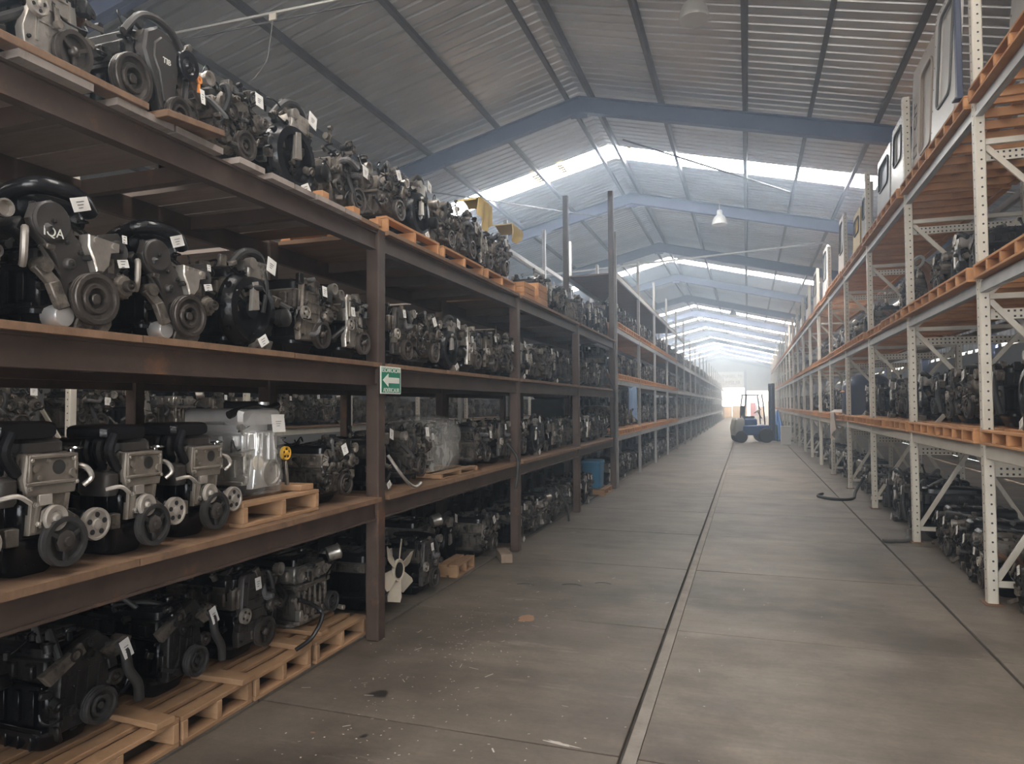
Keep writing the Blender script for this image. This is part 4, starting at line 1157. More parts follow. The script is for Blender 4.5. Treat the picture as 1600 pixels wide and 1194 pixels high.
def tilted(seed):           # bare black block leaning on the pallet, hoses to the right
    rg = random.Random(seed); e = Eng()
    core(e, .30, .48, .10, .30, .40, 'iron_black', 'plastic', 'iron', 'plastic', x0=-.05, covh=.05)
    b = B(); b.prism([(-.12, .10), (.12, .10), (.13, .22), (.10, .36), (.12, .42), (.06, .47), (-.02, .44), (-.11, .40), (-.12, .25)], -.05, .0, .008)
    for k in range(3): b.lathe((.0, -.05 + .08 * k, .40 - .02 * k), (1, 0, 0), [(.028, -.01), (.028, .012), (.018, .012), (.016, 0), (.004, 0)], 14)
    for k in range(4): b.bar((.0, -.1 + .05 * k, .13), (.0, -.08 + .05 * k, .33), .01, .014, (1, 0, 0))
    e.p('front_cover', b, 'iron')
    e.pulley(.045, .16, .078, .05, .0, 'damper', 'rubber', 'crank_pulley')
    e.pulley(.15, .24, .035, .03, -.02, 'plain', 'pulley_steel', 'idler_pulley')
    b = B(); b.tube([(-.02, .10, .40), (.02, .17, .36), (.03, .19, .26), (.03, .24, .18), (.02, .26, .10)], .022, 10, 5); e.p('coolant_hose', b, 'rubber')
    b = B(); b.prism([(.06, .38), (.17, .42), (.22, .40), (.20, .34), (.12, .33)], -.03, .02, .006); e.p('thermostat_housing', b, 'alu_dirty')
    b = B(); b.prism([(-.20, .36), (-.02, .44), (.0, .40), (-.16, .31)], -.02, .01, .005); e.p('mount_bracket', b, 'alu_dirty')
    clutter(e, rg, 30, ((-.42, .0), (-.2, .2), (.10, .46)), 3, 7, 'iron')
    e.tagcard(.17, .36, .04, .05, .085, .3)
    return e
VAR['tilted_a'] = lambda: tilted(61)
VAR['tilted_b'] = lambda: tilted(67)
def ribbed(seed):           # ribbed alloy block standing without accessories
    rg = random.Random(seed); e = Eng()
    core(e, .34, .46, .06, .30, .41, 'alu_dirty', 'alu_dirty', 'alu', 'plastic', x0=-.03, covh=.055)
    b = B()
    for k in range(6):
        y = -.14 + .055 * k; b.box(-.02, y, .18, .03, .022, .20, .006); b.box(-.015, y + .02, .10 + .03 * (k % 2), .03, .03, .05, .006)
    b.box(-.02, 0, .285, .05, .33, .03, .005); b.box(-.02, 0, .07, .05, .33, .025, .005)
    e.p('cast_ribs', b, 'alu_dirty')
    b = B()
    for k in range(4): b.lathe((-.01, -.13 + .085 * k, .35), (1, 0, 0), [(.032, -.01), (.032, .012), (.02, .012), (.018, .0), (.004, .0)], 16)
    e.p('intake_ports', b, 'alu')
    e.pulley(.19, .12, .065, .05, -.03, 'damper', 'rubber', 'crank_pulley')
    b = B(); b.lathe((-.04, .20, .42), (.6, .6, .2), [(.05, 0), (.05, .07), (.055, .08), (.04, .09), (.01, .09)], 18); e.p('throttle_body', b, 'alu')
    clutter(e, rg, 24, ((-.36, .0), (-.2, .22), (.08, .45)), 2, 7, 'alu')
    return e
VAR['ribbed'] = lambda: ribbed(71)
def lying(seed):            # gearbox lying long-ways: ribbed tube, ports, clutch end out
    rg = random.Random(seed); e = Eng()
    b = B(); b.lathe((-.62, 0, .17), (1, 0, 0), [(.06, 0), (.085, .02), (.09, .18), (.12, .2), (.125, .42), (.16, .5), (.17, .56), (.17, .60), (.14, .61), (.10, .58), (.03, .57), (.01, .6)], 24); e.p('gearbox_case', b, 'iron')
    b = B()
    for k in range(8):
        a = 2 * PI * k / 8; b.bar((-.40, .10 * math.cos(a), .17 + .10 * math.sin(a)), (-.05, .155 * math.cos(a), .17 + .155 * math.sin(a)), .012, .03)
    for k in range(10):
        a = 2 * PI * k / 10; b.cyl((-.05, .165 * math.cos(a), .17 + .165 * math.sin(a)), (-.01, .165 * math.cos(a), .17 + .165 * math.sin(a)), .013, None, 8)
    e.p('case_ribs', b, 'alu_dirty')
    b = B(); b.loft([(.02, -.3, 0, .26, .13), (.06, -.3, 0, .28, .14), (.07, -.3, 0, .28, .14)], 18, 5); e.p('oil_pan', b, 'iron_black')
    b = B(); b.loft([(-.58, 0, .34, .10, .05), (-.56, 0, .345, .13, .065), (-.08, 0, .345, .13, .065), (-.06, 0, .34, .10, .05)], 20, 4, 'x')
    for k in range(5): b.box(-.14 - .09 * k, 0, .405, .03, .2, .02, .005)
    e.p('top_cover', b, 'plastic')
    clutter(e, rg, 26, ((-.5, .0), (-.17, .17), (.05, .36)), 4, 7, 'alu_dirty')
    e.tagcard(rg.uniform(-.1, .1), .33, .03, .06, .07, .4)
    return e
VAR['lying_a'] = lambda: lying(81)
VAR['lying_b'] = lambda: lying(85)

LOOK = {'v6': 'charcoal twin-lobed timing cover engine', 'inline4': 'upright four-cylinder engine with black plenum', 'alu4': 'bright alloy engine',
        'plain_a': 'engine with flat cast front cover', 'plain_b': 'engine with pale alloy front cover', 'plain_c': 'engine with dark grey front cover',
        'belled': 'black engine with round bell housing', 'belled_b': 'engine with black clutch housing', 'dirty_a': 'greasy engine with loose wiring',
        'dirty_b': 'dusty brown engine with hoses', 'dirty_c': 'grimy engine with many pipes', 'tallcover': 'engine with long oval timing cover',
        'tilted_a': 'black engine block with hose', 'tilted_b': 'bare black engine block', 'ribbed': 'ribbed alloy engine block', 'lying_a': 'dark gearbox lying endways', 'lying_b': 'ribbed gearbox lying endways'}
BUILT = {}
def variant(key):
    if key in BUILT: return BUILT[key]
    e = VAR[key]()
    parts = []; allv = []
    V = []; Fc = []; mi = []; mats = []
    for (nm, b, mat, sub) in e.parts:
        if not b.v: continue
        parts.append((nm, b.mesh(nm, mat), sub))
        o = len(V); V += b.v; Fc += [tuple(i + o for i in f) for f in b.f]
        if mat not in mats: mats.append(mat)
        mi += [mats.index(mat)] * len(b.f)
    me = bpy.data.meshes.new('engine_' + key)
    me.from_pydata(V, [], Fc)
    for m in mats: me.materials.append(M[m])
    me.polygons.foreach_set('material_index', mi)
    me.polygons.foreach_set('use_smooth', [True] * len(Fc))
    me.update(); me.set_sharp_from_angle(angle=math.radians(38))
    A = np.array(V); lo, hi = A.min(0), A.max(0)
    BUILT[key] = dict(parts=parts, merged=me, lo=lo, hi=hi)
    return BUILT[key]
ENGINES = []
META = []
STUFFY = {'brackets', 'sensors', 'bolts', 'wiring', 'lightening_holes', 'tag_writing', 'intake_ports', 'cast_ribs', 'case_ribs'}
def put_engine(key, x, y, z, label, group, rotz=0.0, scale=1.0, full=True, ry=0.0, rx=0.0, name=None):
    v = variant(key)
    nm = name or ('gearbox' if key.startswith('lying') else 'engine')
    cat = 'gearbox' if nm == 'gearbox' else 'engine'
    zz = z - v['lo'][2] * scale
    c_ = math.cos(rotz)
    ext = sorted((v['lo'][1] * scale * c_, v['hi'][1] * scale * c_)); exx = sorted((v['lo'][0] * scale * c_, v['hi'][0] * scale * c_))
    if full:
        o = thing(nm, label, cat, (x, y, zz), (rx, ry, rotz), group, scale)
        byname = {}
        for (pn, me, sub) in v['parts']:
            par = o
            if sub and sub in byname: par = byname[sub]
            c = link(pn, me, par)
            if pn in STUFFY: c['kind'] = 'stuff'
            if not sub: byname[pn] = c
        ENGINES.append(o)
    else:
        o = tag(link(nm, v['merged'], None, (x, y, zz), (rx, ry, rotz), scale), label, cat, group)
        ENGINES.append(o)
    META.append(dict(o=o, y=y, a=-ext[0], b=ext[1], x0=x + exx[0], x1=x + exx[1], z0=z, z1=z + (v['hi'][2] - v['lo'][2]) * scale, s=scale))
    return o

# fan engine: block with a cream viscous fan in front
def fan_engine():
    rg = random.Random(91); e = Eng()
    core(e, .34, .48, .10, .30, .38, 'iron_black', 'iron_black', 'alu_dirty', 'plastic', x0=-.02, covh=.07)
    e.pulley(.0, .16, .08, .05, .0, 'damper', 'pulley_steel', 'crank_pulley')
    b = B(); b.cyl((-.02, .0, .31), (.17, .0, .31), .03, None, 12); e.p('fan_shaft', b, 'iron')
    b = B(); b.lathe((.16, 0, .31), (1, 0, 0), [(.05, 0), (.085, .006), (.09, .02), (.085, .03), (.07, .03), (.066, .022), (.01, .021)], 24); e.p('fan_hub', b, 'fan_cream')
    b = B(); b.lathe((.165, 0, .31), (1, 0, 0), [(.064, 0), (.06, .025), (.03, .03), (.01, .03)], 24); e.p('fan_clutch', b, 'plastic', 'fan_hub')
    for k in range(6):
        a = 2 * PI * k / 6 + .25
        bl = B(); tw = .42
        vs = []; n = 5
        for i in range(n):
            t = i / (n - 1); r = .075 + .165 * t; w = (.040 + .036 * t) * (1 if i < n - 1 else .78)
            for sgn in (-1, 1):
                for th in (-.003, .003):
                    vs.append((.175 + sgn * w * math.sin(tw) + th, r * math.cos(a) - sgn * w * math.cos(tw) * math.sin(a), .31 + r * math.sin(a) + sgn * w * math.cos(tw) * math.cos(a)))
        fs = []
        for i in range(n - 1):
            q = i * 4; p = q + 4
            fs += [(q, q + 2, p + 2, p), (q + 1, p + 1, p + 3, q + 3), (q, p, p + 1, q + 1), (q + 2, q + 3, p + 3, p + 2)]
        fs += [(0, 1, 3, 2), (4 * n - 4, 4 * n - 2, 4 * n - 1, 4 * n - 3)]
        bl.add(vs, fs); e.p('fan_blade', bl, 'fan_cream', 'fan_hub')
    clutter(e, rg, 24, ((-.4, .0), (-.2, .2), (.12, .44)), 3, 6, 'iron')
    e.tagcard(.2, .40, .0, .06, .06)
    return e
VAR['fan'] = fan_engine; LOOK['fan'] = 'black engine with cream cooling fan'

BAYN = ['near bay before the sign post', 'first bay past sign post', 'second bay past sign post', 'third bay past sign post']
LEVN = ['floor', 'lowest shelf', 'middle shelf', 'top shelf']
LZ = [0.0, 0.98, 1.90, 2.84]
G_L = 'engines on the brown rack'
POOL = ['plain_a', 'plain_b', 'plain_c', 'belled', 'belled_b', 'dirty_a', 'dirty_b', 'dirty_c', 'tallcover', 'tilted_a', 'ribbed', 'plain_a', 'dirty_b', 'dirty_c']
cnt = {}
def left_engine(key, y, lev, bay, x=-2.44, z=None, scale=.95, rotz=0.0, full=True, label=None, rx=0.0, ry=0.0):
    i = cnt.get((bay, lev), 0); cnt[(bay, lev)] = i + 1
    where = ('on the floor, ' if lev == 0 else 'on ' + LEVN[lev] + ', ')
    lab = label or '%s, %s %s%s' % (LOOK[key], ordinal(i), where, BAYN[bay])
    return put_engine(key, x, y, LZ[lev] + .002 if z is None else z, lab, G_L, rotz, scale, full, ry, rx)

# --- near bay
left_engine('plain_a', 1.50, 2, 0, scale=.9, label='engine at the left picture edge with round grey pulley, middle shelf')
va_ = left_engine('v6', 1.945, 2, 0, scale=.97, label='largest charcoal twin-lobed timing cover engine on the middle shelf, nearest')
link('lettering', text_mesh('IQA', .05, 'sign_white'), va_, (.0315, -.115, .355), (PI / 2, 0, PI / 2))
left_engine('v6', 2.435, 2, 0, scale=.90, label='smaller charcoal timing cover engine beside the larger one, middle shelf')
left_engine('belled', 2.98, 2, 0, scale=1.0)
left_engine('plain_a', 3.50, 2, 0, scale=.98)
left_engine('plain_b', 3.97, 2, 0, scale=.92)
left_engine('inline4', 1.47, 1, 0, scale=.97, label='front-on engine cut by the left picture edge, lowest shelf')
left_engine('inline4', 1.87, 1, 0, scale=1.0, label='nearest whole front-on engine with pale five-hole pulley, lowest shelf')
left_engine('inline4', 2.30, 1, 0, scale=.96, label='middle one of three matching front-on engines, lowest shelf')
left_engine('inline4', 2.665, 1, 0, scale=.96, x=-2.47, label='third matching front-on engine, just left of the pallet, lowest shelf')
make_pallet('pallet', 'small wooden pallet under the bright alloy engine on the lowest shelf', (-2.83, 3.24, .982), .78, .66, .125, 'pallet_wood', None, 0, 3, 5, 3)
b = B(); b.box(0, 0, 0, .30, .12, .035, .003); tag(link('loose_board', b.mesh('loose_board', 'pallet_wood'), None, (-2.62, 3.495, 1.1255)), 'short board laid on the pallet beside the bright alloy engine', 'board')
alu = left_engine('alu4', 3.18, 1, 0, z=1.109, scale=1.0, x=-2.52, label='bright alloy engine wrapped in clear film on a pallet, lowest shelf')
fb = B(); rg = random.Random(5)
fb.loft([(.02, -.22, 0, .24, .18), (.1, -.22, 0, .25, .20), (.2, -.22, 0, .25, .20), (.3, -.22, 0, .255, .20), (.4, -.22, 0, .25, .19), (.46, -.22, 0, .22, .16)], 26, 3.5, 'z', .05, rg)
link('clear_film', fb.mesh('clear_film', 'film'), alu)
left_engine('dirty_c', 3.86, 1, 0, scale=.84, x=-2.50)
# top shelf
left_engine('plain_b', 1.42, 3, 0, x=-2.50)
left_engine('plain_b', 1.90, 3, 0, scale=1.0, x=-2.47, label='silver-topped engine with big black pulley at the near end, top shelf')
tc_ = left_engine('tallcover', 2.38, 3, 0, scale=1.02, x=-2.46, label='engine with marked oval timing cover and orange dipstick ring, top shelf')
link('lettering', text_mesh('TIB', .035, 'sign_white'), tc_, (.024, .0, .30), (PI / 2, 0, PI / 2))
left_engine('dirty_b', 2.90, 3, 0, scale=.93, x=-2.50)
left_engine('belled_b', 3.42, 3, 0, scale=1.08, x=-2.50)
left_engine('dirty_a', 3.98, 3, 0, scale=1.05, x=-2.50)
for k, (yy, s_) in enumerate(((3.53, .07), (3.88, .075), (4.18, .06))):
    tag(link('wood_block', board_mesh(.07, s_, .05, 'pallet_orange'), None, (-2.41, yy, 2.867)), '%s orange wood block along the top shelf edge before the sign post' % ordinal(k), 'wood block', 'wood blocks on the top shelf')
# floor
PAL = [(2.30, .66), (2.885, .50), (3.41, .52), (4.02, .60)]
pl_lab = ['nearest floor pallet, cut by the bottom picture edge', 'second floor pallet, under the black engine with hose', 'third floor pallet, under the tagged leaning engine', 'fourth floor pallet, beside the sign post foot']
for (yy, ln), lab in zip(PAL, pl_lab):
    make_pallet('pallet', lab, (-2.93, yy, .001), .74, ln, .135, 'pallet_wood', 'pallets on the floor', rnd.uniform(-.02, .02), 3, 6, 3)
for k, (yy, xx) in enumerate(((2.55, -2.62), (3.07, -2.60), (3.62, -2.62), (3.86, -2.66))):
    b = B(); b.box(0, 0, 0, .34, .10, .03, .003)
    tag(link('loose_board', b.mesh('loose_board', 'pallet_wood'), None, (xx - .1, yy, .1515), (0, 0, rnd.uniform(-.08, .08))), '%s short crosswise board lying on the floor pallets' % ordinal(k), 'board', 'boards on the floor pallets')
left_engine('tilted_b', 2.28, 0, 0, x=-2.74, z=.137, scale=1.02, label='near black engine low on the first floor pallet')
left_engine('tilted_a', 2.86, 0, 0, x=-2.74, z=.137, scale=1.0, label='black engine with round damper on the second floor pallet')
left_engine('plain_c', 3.37, 0, 0, x=-2.76, z=.137, scale=1.06, rx=0.0, label='engine with dark front cover on the third floor pallet')
left_engine('ribbed', 3.96, 0, 0, x=-2.74, z=.137, scale=1.04, label='ribbed grey block on the fourth floor pallet beside the sign post')
# --- first bay past the sign post
left_engine('fan', 4.90, 0, 1, x=-2.80, scale=1.0, label='black engine with cream cooling fan on the floor past the sign post')
left_engine('plain_c', 5.42, 0, 1, x=-2.60, scale=.98)
left_engine('ribbed', 5.92, 0, 1, x=-2.86, scale=1.15)
left_engine('belled', 6.42, 0, 1, x=-2.86, scale=1.0)
left_engine('dirty_c', 6.92, 0, 1, x=-2.62, scale=.95)
make_pallet('pallet', 'short pale pallet end on the floor past the cream fan', (-2.68, 6.19, .001), .20, .46, .12, 'pallet_wood', None, .03, 3, 2, 2)
tag(link('wood_beam', B().box(0, 0, 0, .12, .34, .09, .006, Matrix.Rotation(.5, 3, 'Z')).mesh('wood_beam', 'block_wood'), None, (-2.42, 6.83, .046)), 'short grey timber beam on the floor by the second post', 'timber')
left_engine('belled_b', 4.58, 1, 1, scale=.9, x=-2.56)
left_engine('dirty_b', 4.98, 1, 1, scale=.95, x=-2.52)
left_engine('dirty_a', 6.55, 1, 1, scale=.95, x=-2.54)
left_engine('plain_c', 7.02, 1, 1, scale=.95, x=-2.5)
# engine in a clear bag
make_pallet('pallet', 'low wooden pallet under the bagged engine on the lowest shelf', (-2.84, 5.75, .982), .78, .84, .05, 'pallet_wood', None, 0, 3, 5, 3)
bag = thing('bagged_engine', 'engine bundled in a crumpled clear plastic bag on the lowest shelf', 'engine', (-2.86, 5.74, 1.034))
link('wrapped_engine', variant('plain_b')['merged'], bag, (.16, -.02, -variant('plain_b')['lo'][2]), None, .88)
fb = B(); rg = random.Random(9)
fb.loft([(.0, 0, 0, .30, .36), (.04, 0, 0, .32, .36), (.12, 0, 0, .33, .35), (.22, .0, .0, .33, .34), (.30, 0, .02, .33, .37), (.37, 0, .03, .32, .38), (.43, 0, .02, .29, .34), (.47, 0, .0, .22, .25), (.49, 0, 0, .12, .14)], 40, 3.0, 'z', .045, rg)
link('plastic_bag', fb.mesh('plastic_bag', 'bag_film'), bag)
for k, (key, yy) in enumerate((('plain_c', 4.62), ('dirty_c', 5.06), ('belled', 5.54), ('plain_b', 6.02), ('plain_a', 6.48), ('dirty_a', 6.95))):
    left_engine(key, yy, 2, 1, scale=.93)
PZ = 2.84 + .118
for k, (yy, ln) in enumerate(((4.78, .9), (5.78, .95), (6.80, .9))):
    make_pallet('pallet', '%s pallet on the top shelf past the sign post' % ordinal(k), (-2.86, yy, 2.842), .9, ln, PH, 'pallet_orange', 'pallets on the top shelf', 0, 3, 5, 3)
for k, (key, yy) in enumerate((('dirty_c', 4.62), ('belled', 5.12), ('dirty_b', 5.60), ('dirty_a', 6.10), ('plain_b', 6.58), ('dirty_c', 7.05))):
    left_engine(key, yy, 3, 1, z=2.842 + PH + .002, scale=.95 + .08 * (k % 2), x=-2.52)
for (yy, zz, lab) in ((5.75, 3.58, 'near yellow cloth hanging over the top shelf engines'), (7.05, 3.52, 'far yellow panel over the top shelf engines')):
    pass
# crates at the post
def crate(loc, sx, sy, sz, label):
    o = thing('wooden_crate', label, 'crate', loc)
    for k in range(3):
        z = sz * (k + .5) / 3
        for x in (-sx / 2, sx / 2): link('slat', board_mesh(.016, sy, sz / 3 - .008, 'pallet_orange'), o, (x, 0, z))
        for y in (-sy / 2 + .008, sy / 2 - .008): link('slat', board_mesh(sx - .02, .016, sz / 3 - .008, 'pallet_orange'), o, (0, y, z))
    link('floor_board', board_mesh(sx - .03, sy - .04, .014, 'pallet_orange'), o, (0, 0, .010))
crate((-2.62, 7.72, 2.842), .42, .42, .19, 'near open wooden crate on the top shelf past the second post')
crate((-2.60, 8.22, 2.842), .42, .40, .26, 'taller wooden crate on the top shelf past the second post')
# --- second and third bays
for bay, (y0, y1) in ((2, (7.55, 10.05)), (3, (10.45, 13.05))):
    n = 5 if bay == 2 else 6
    for lev in range(4):
        nn = n
        for k in range(nn):
            yy = y0 + (y1 - y0) * (k + .12) / nn + .12
            if lev == 3 and bay == 2 and yy < 8.5: continue
            if lev == 0 and bay == 3 and yy > 11.7: continue
            key = rnd.choice(POOL)
            left_engine(key, yy, lev, bay, x=-2.54 + rnd.uniform(-.03, .05), scale=rnd.uniform(.88, .98) * (1.08 if lev == 3 else 1))
# --- grey rack beyond
G_G = 'engines on the grey rack'
LZG = [0.0] + [z + PH + .002 for z in LG[:3]]
LEVG = ['floor', 'lowest level', 'second level', 'third level']
DARK = {'plain_a': 'small dusty engine', 'plain_b': 'small pale-fronted engine', 'plain_c': 'small dark-fronted engine', 'belled': 'small black engine', 'belled_b': 'small dark round-ended engine', 'dirty_a': 'small grimy engine', 'dirty_b': 'small brown dusty engine', 'dirty_c': 'small greasy engine', 'tallcover': 'small oval-covered engine', 'tilted_a': 'small hosed engine', 'ribbed': 'small grey ribbed engine', 'lying_a': 'dark gearbox', 'lying_b': 'ribbed gearbox', 'tilted_b': 'small bare engine'}
for lev in range(4):
    y = 13.8; k = 0
    while y < 25.2:
        if min(abs(y - p) for p in POSTS_G) > .2 or True:
            key = rnd.choice(POOL)
            put_engine(key, -2.62 + rnd.uniform(-.04, .04), y, LZG[lev], '%s, %s along the %s of the grey rack' % (DARK[key], ordinal(k), LEVG[lev]), G_G, 0, rnd.uniform(.9, 1.08), False)
            k += 1
        y += rnd.uniform(.50, .56)
# --- cream rack, right side
G_R = 'engines on the cream rack'
cr = [0, 0, 0]
LEVR = ['floor', 'lowest level', 'middle level']
LZR = [0.0, LR[0] + PH + .006, LR[1] + PH + .006]
def right_engine(key, y, lev, x=1.95, scale=1.0, rotz=PI, full=True, label=None):
    k = cr[lev]; cr[lev] += 1
    lab = label or ('%s, %s from near end, %s of cream rack' % (LOOK[key] if full else DARK[key], ordinal(k), 'floor' if lev == 0 else LEVR[lev]))
    return put_engine(key, x, y, LZR[lev], lab, G_R, rotz, scale, full)
fl = [('lying_b', 5.30, 1.95, 1.25), ('alu4', 5.82, 1.90, 1.0), ('lying_a', 6.22, 1.93, 1.05), ('plain_b', 6.86, 1.86, 1.0), ('lying_b', 7.28, 1.86, 1.15), ('lying_a', 7.68, 1.90, 1.2), ('dirty_c', 8.14, 1.92, 1.0), ('lying_a', 8.64, 1.95, 1.2),
      ('tilted_b', 9.50, 1.88, 1.35), ('tilted_a', 10.12, 1.88, 1.4), ('belled', 10.74, 1.90, 1.35), ('tilted_b', 11.36, 1.92, 1.3), ('dirty_c', 12.2, 1.95, 1.0), ('belled_b', 12.75, 1.95, 1.05), ('dirty_a', 13.3, 1.95, 1.0), ('plain_c', 13.85, 1.95, 1.0)]
for (key, yy, xx, s_) in fl: right_engine(key, yy, 0, xx, s_)
y = 14.9
while y < 25.5:
    if min(abs(y - q) for q in POSTS_R) < .28: y += .1; continue
    right_engine(rnd.choice(POOL[:-1] + ['tilted_b']), y, 0, 1.98 + rnd.uniform(-.05, .05), rnd.uniform(.95, 1.15), PI, False); y += .6
for (key, yy, s_) in (('plain_c', 4.35, 1.15), ('dirty_a', 4.95, 1.15), ('belled', 5.52, 1.22), ('belled_b', 6.10, 1.25), ('tilted_a', 6.95, 1.15), ('dirty_c', 7.55, 1.15), ('plain_c', 8.15, 1.15), ('tilted_b', 8.72, 1.1), ('belled', 9.5, 1.12), ('tilted_a', 10.1, 1.15), ('dirty_c', 10.7, 1.1), ('belled_b', 11.3, 1.1), ('tilted_b', 12.25, 1.1), ('dirty_a', 12.85, 1.1), ('belled', 13.45, 1.05)):
    right_engine(key, yy, 1, 1.98, s_)
y = 16.8
while y < 25.5:
    if min(abs(y - q) for q in POSTS_R) < .28: y += .1; continue
    right_engine(rnd.choice(POOL), y, 1, 1.98, rnd.uniform(1, 1.15), PI, False); y += .6
for (key, yy, s_) in (('lying_a', 4.9, 1.0), ('tilted_b', 7.3, 1.0), ('belled', 7.95, 1.1), ('dirty_c', 8.6, 1.05), ('dirty_a', 9.75, 1.1), ('plain_c', 10.4, 1.1), ('dirty_b', 12.5, 1.0), ('tilted_a', 13.6, 1.0)):
    right_engine(key, yy, 2, 2.0, s_)
y = 15.0
while y < 25:
    if min(abs(y - q) for q in POSTS_R) < .28: y += .1; continue
    if rnd.random() < .6: right_engine(rnd.choice(POOL), y, 2, 2.0, rnd.uniform(.9, 1.05), PI, False)
    y += .62
# --- row across the rear aisle seen through the slits
for yy in (3.4, 5.6, 8.4, 11.2, 14, 16.8, 19.6, 22.4, 25.2):
    u = link('upright', up_near, rackC, (-7.0, yy, 0)); h = link('perforations', holes, u); h['kind'] = 'stuff'
    link('diagonal_brace', brace_d[1], rackC, (-8.2, yy, 0)); link('diagonal_brace', brace_d[2], rackC, (-8.2, yy, 0)); link('diagonal_brace', brace_d[3], rackC, (-8.2, yy, 0))
    link('horizontal_brace', brace_h, rackC, (-8.2, yy, 2.0))
for (y0, y1) in ((3.4, 5.6), (5.6, 8.4), (8.4, 11.2), (11.2, 14), (14, 16.8), (16.8, 19.6), (19.6, 22.4), (22.4, 25.2)):
    for z in (1.2, 2.3):
        link('rack_beam', B().box(-7.0, (y0 + y1) / 2, z, .05, y1 - y0 - .09, .1).mesh('rack_beam', 'cream_steel', False), rackC)
        link('deck_board', B().box(-7.55, (y0 + y1) / 2, z + .065, 1.2, y1 - y0 - .1, .03).mesh('deck_board', 'ply', False), rackC)
for k, yy in enumerate((3.8, 4.5, 5.1, 6.0, 6.7, 7.4, 8.0, 8.8, 9.5, 10.2, 10.8)):
    key = rnd.choice(['plain_b', 'dirty_b', 'plain_a', 'dirty_a', 'ribbed'])
    put_engine(key, -7.15, yy, 1.284, '%s, %s in the rear aisle row glimpsed through the slit' % (DARK[key], ordinal(k)), 'engines across the rear aisle', 0, 1.15, False)
# tighten neighbours that would touch each other or a post
def relax():
    obst = [(y - .056, y + .056, -2.51, -2.39, 0, 2.84) for y in POSTS_L] + [(y - .045, y + .06, 1.77, 3.03, 0, 3.9) for y in POSTS_R] + [(y - .045, y + .045, -2.46, -2.38, 0, 5) for y in POSTS_G]
    for m in META: m['fa'] = m['a']; m['fb'] = m['b']
    for i, m in enumerate(META):
        for n in META[i + 1:]:
            if min(m['x1'], n['x1']) - max(m['x0'], n['x0']) < .01 or min(m['z1'], n['z1']) - max(m['z0'], n['z0']) < .01: continue
            p, q = (m, n) if m['y'] < n['y'] else (n, m)
            d = (p['y'] + p['b']) - (q['y'] - q['a'])
            if d > 0: p['fb'] = min(p['fb'], p['b'] - d / 2 - .002); q['fa'] = min(q['fa'], q['a'] - d / 2 - .002)
        for (y0, y1, x0, x1, z0, z1) in obst:
            if min(m['x1'], x1) - max(m['x0'], x0) < .01 or min(m['z1'], z1) - max(m['z0'], z0) < .01: continue
            if y0 < m['y'] < y1: continue
            if m['y'] < y0 < m['y'] + m['b']: m['fb'] = min(m['fb'], y0 - m['y'] - .002)
            if m['y'] - m['a'] < y1 < m['y']: m['fa'] = min(m['fa'], m['y'] - y1 - .002)
    for m in META:
        # slide into the free slot, then narrow only as far as needed
        W, w = m['a'] + m['b'], m['fa'] + m['fb']
        k = min(1.0, max(.72, w / W))
        lo, hi = m['y'] - m['fa'], m['y'] + m['fb']
        ny = min(max(m['y'], lo + m['a'] * k), hi - m['b'] * k)
        m['o'].location.y = ny; m['o'].scale = (m['s'], m['s'] * k, m['s'])
relax()
# --- too far to tell apart
def lowpoly(rg):
    b = B()
    b.box(-.22, 0, .2, .42, rg.uniform(.26, .34), .28, .02); b.box(-.22, 0, .06, .4, .26, .12, .02); b.box(-.2, rg.uniform(-.03, .03), .40, .4, .28, .14, .02)
    b.lathe((.0, rg.uniform(-.05, .08), .15), (1, 0, 0), [(.09, 0), (.09, .04), (.05, .045)], 10)
    b.lathe((.0, rg.uniform(-.1, .1), .32), (1, 0, 0), [(.05, -.03), (.05, .03)], 8)
    for k in range(7): b.box(rg.uniform(-.1, .04), rg.uniform(-.2, .2), rg.uniform(.12, .5), rg.uniform(.03, .08), rg.uniform(.03, .1), rg.uniform(.03, .1))
    return b
LP = [lowpoly(random.Random(100 + k)) for k in range(5)]
def far_rows(name, label, x, y0, y1, zs, face, k=1.0, mat='alu_dirty'):
    b = B(); rg = random.Random(int(y0 * 10 + abs(x) * 7))
    for z in zs:
        y = y0
        while y < y1:
            l = rg.choice(LP); s_ = rg.uniform(.9, 1.2) * k; xo = rg.uniform(-.06, .06)
            b.add([(x + xo + face * vx * s_, y + face * vy * s_, z + vz * s_) for (vx, vy, vz) in l.v], l.f); y += rg.uniform(.5, .7)
    tag(link(name, b.mesh(name, mat)), label, 'engines', None, 'stuff')
for (lv_, nm) in ((0, 'floor'), (1, 'lowest level'), (2, 'second level'), (3, 'third level')):
    far_rows('distant_engines', 'distant row of engines along the %s of the left racks' % nm, -2.62, 25.9, 78, [[0, LG[0] + .06, LG[1] + .06, LG[2] + .06][lv_]], 1)
for (lv_, nm) in ((0, 'floor'), (1, 'lowest level'), (2, 'middle level')):
    far_rows('distant_engines', 'distant row of engines along the %s of the right rack' % nm, 2.05, 26.2, 57, [[0, LR[0] + PH, LR[1] + PH][lv_]], -1)
far_rows('distant_engines', 'dim rows of engines on the rack across the rear aisle', -7.15, 11.6, 25, [0, 1.284], 1)
far_rows('distant_engines', 'dim upper and floor rows of engines across the rear aisle', -7.15, 3.7, 25, [2.384], 1)
for (lv_, nm) in ((0, 'floor'), (1, 'lowest level'), (2, 'second level'), (3, 'third level')):  # second row added to close the bright gaps between rack levels
    far_rows('gap_filler', 'dark engine shapes added to block daylight behind the %s of the grey rack' % nm, -3.64, 14.5, 78, [[0, LG[0] + PH + .002, LG[1] + PH + .002, LG[2] + PH + .002][lv_]], 1, 1.6, 'iron')
far_rows('gap_filler', 'dark engine shapes added on the floor to block daylight behind the brown rack', -3.62, 1.6, 12.9, [0], 1, 1.35, 'iron')  # added row hides the lit rear aisle floor

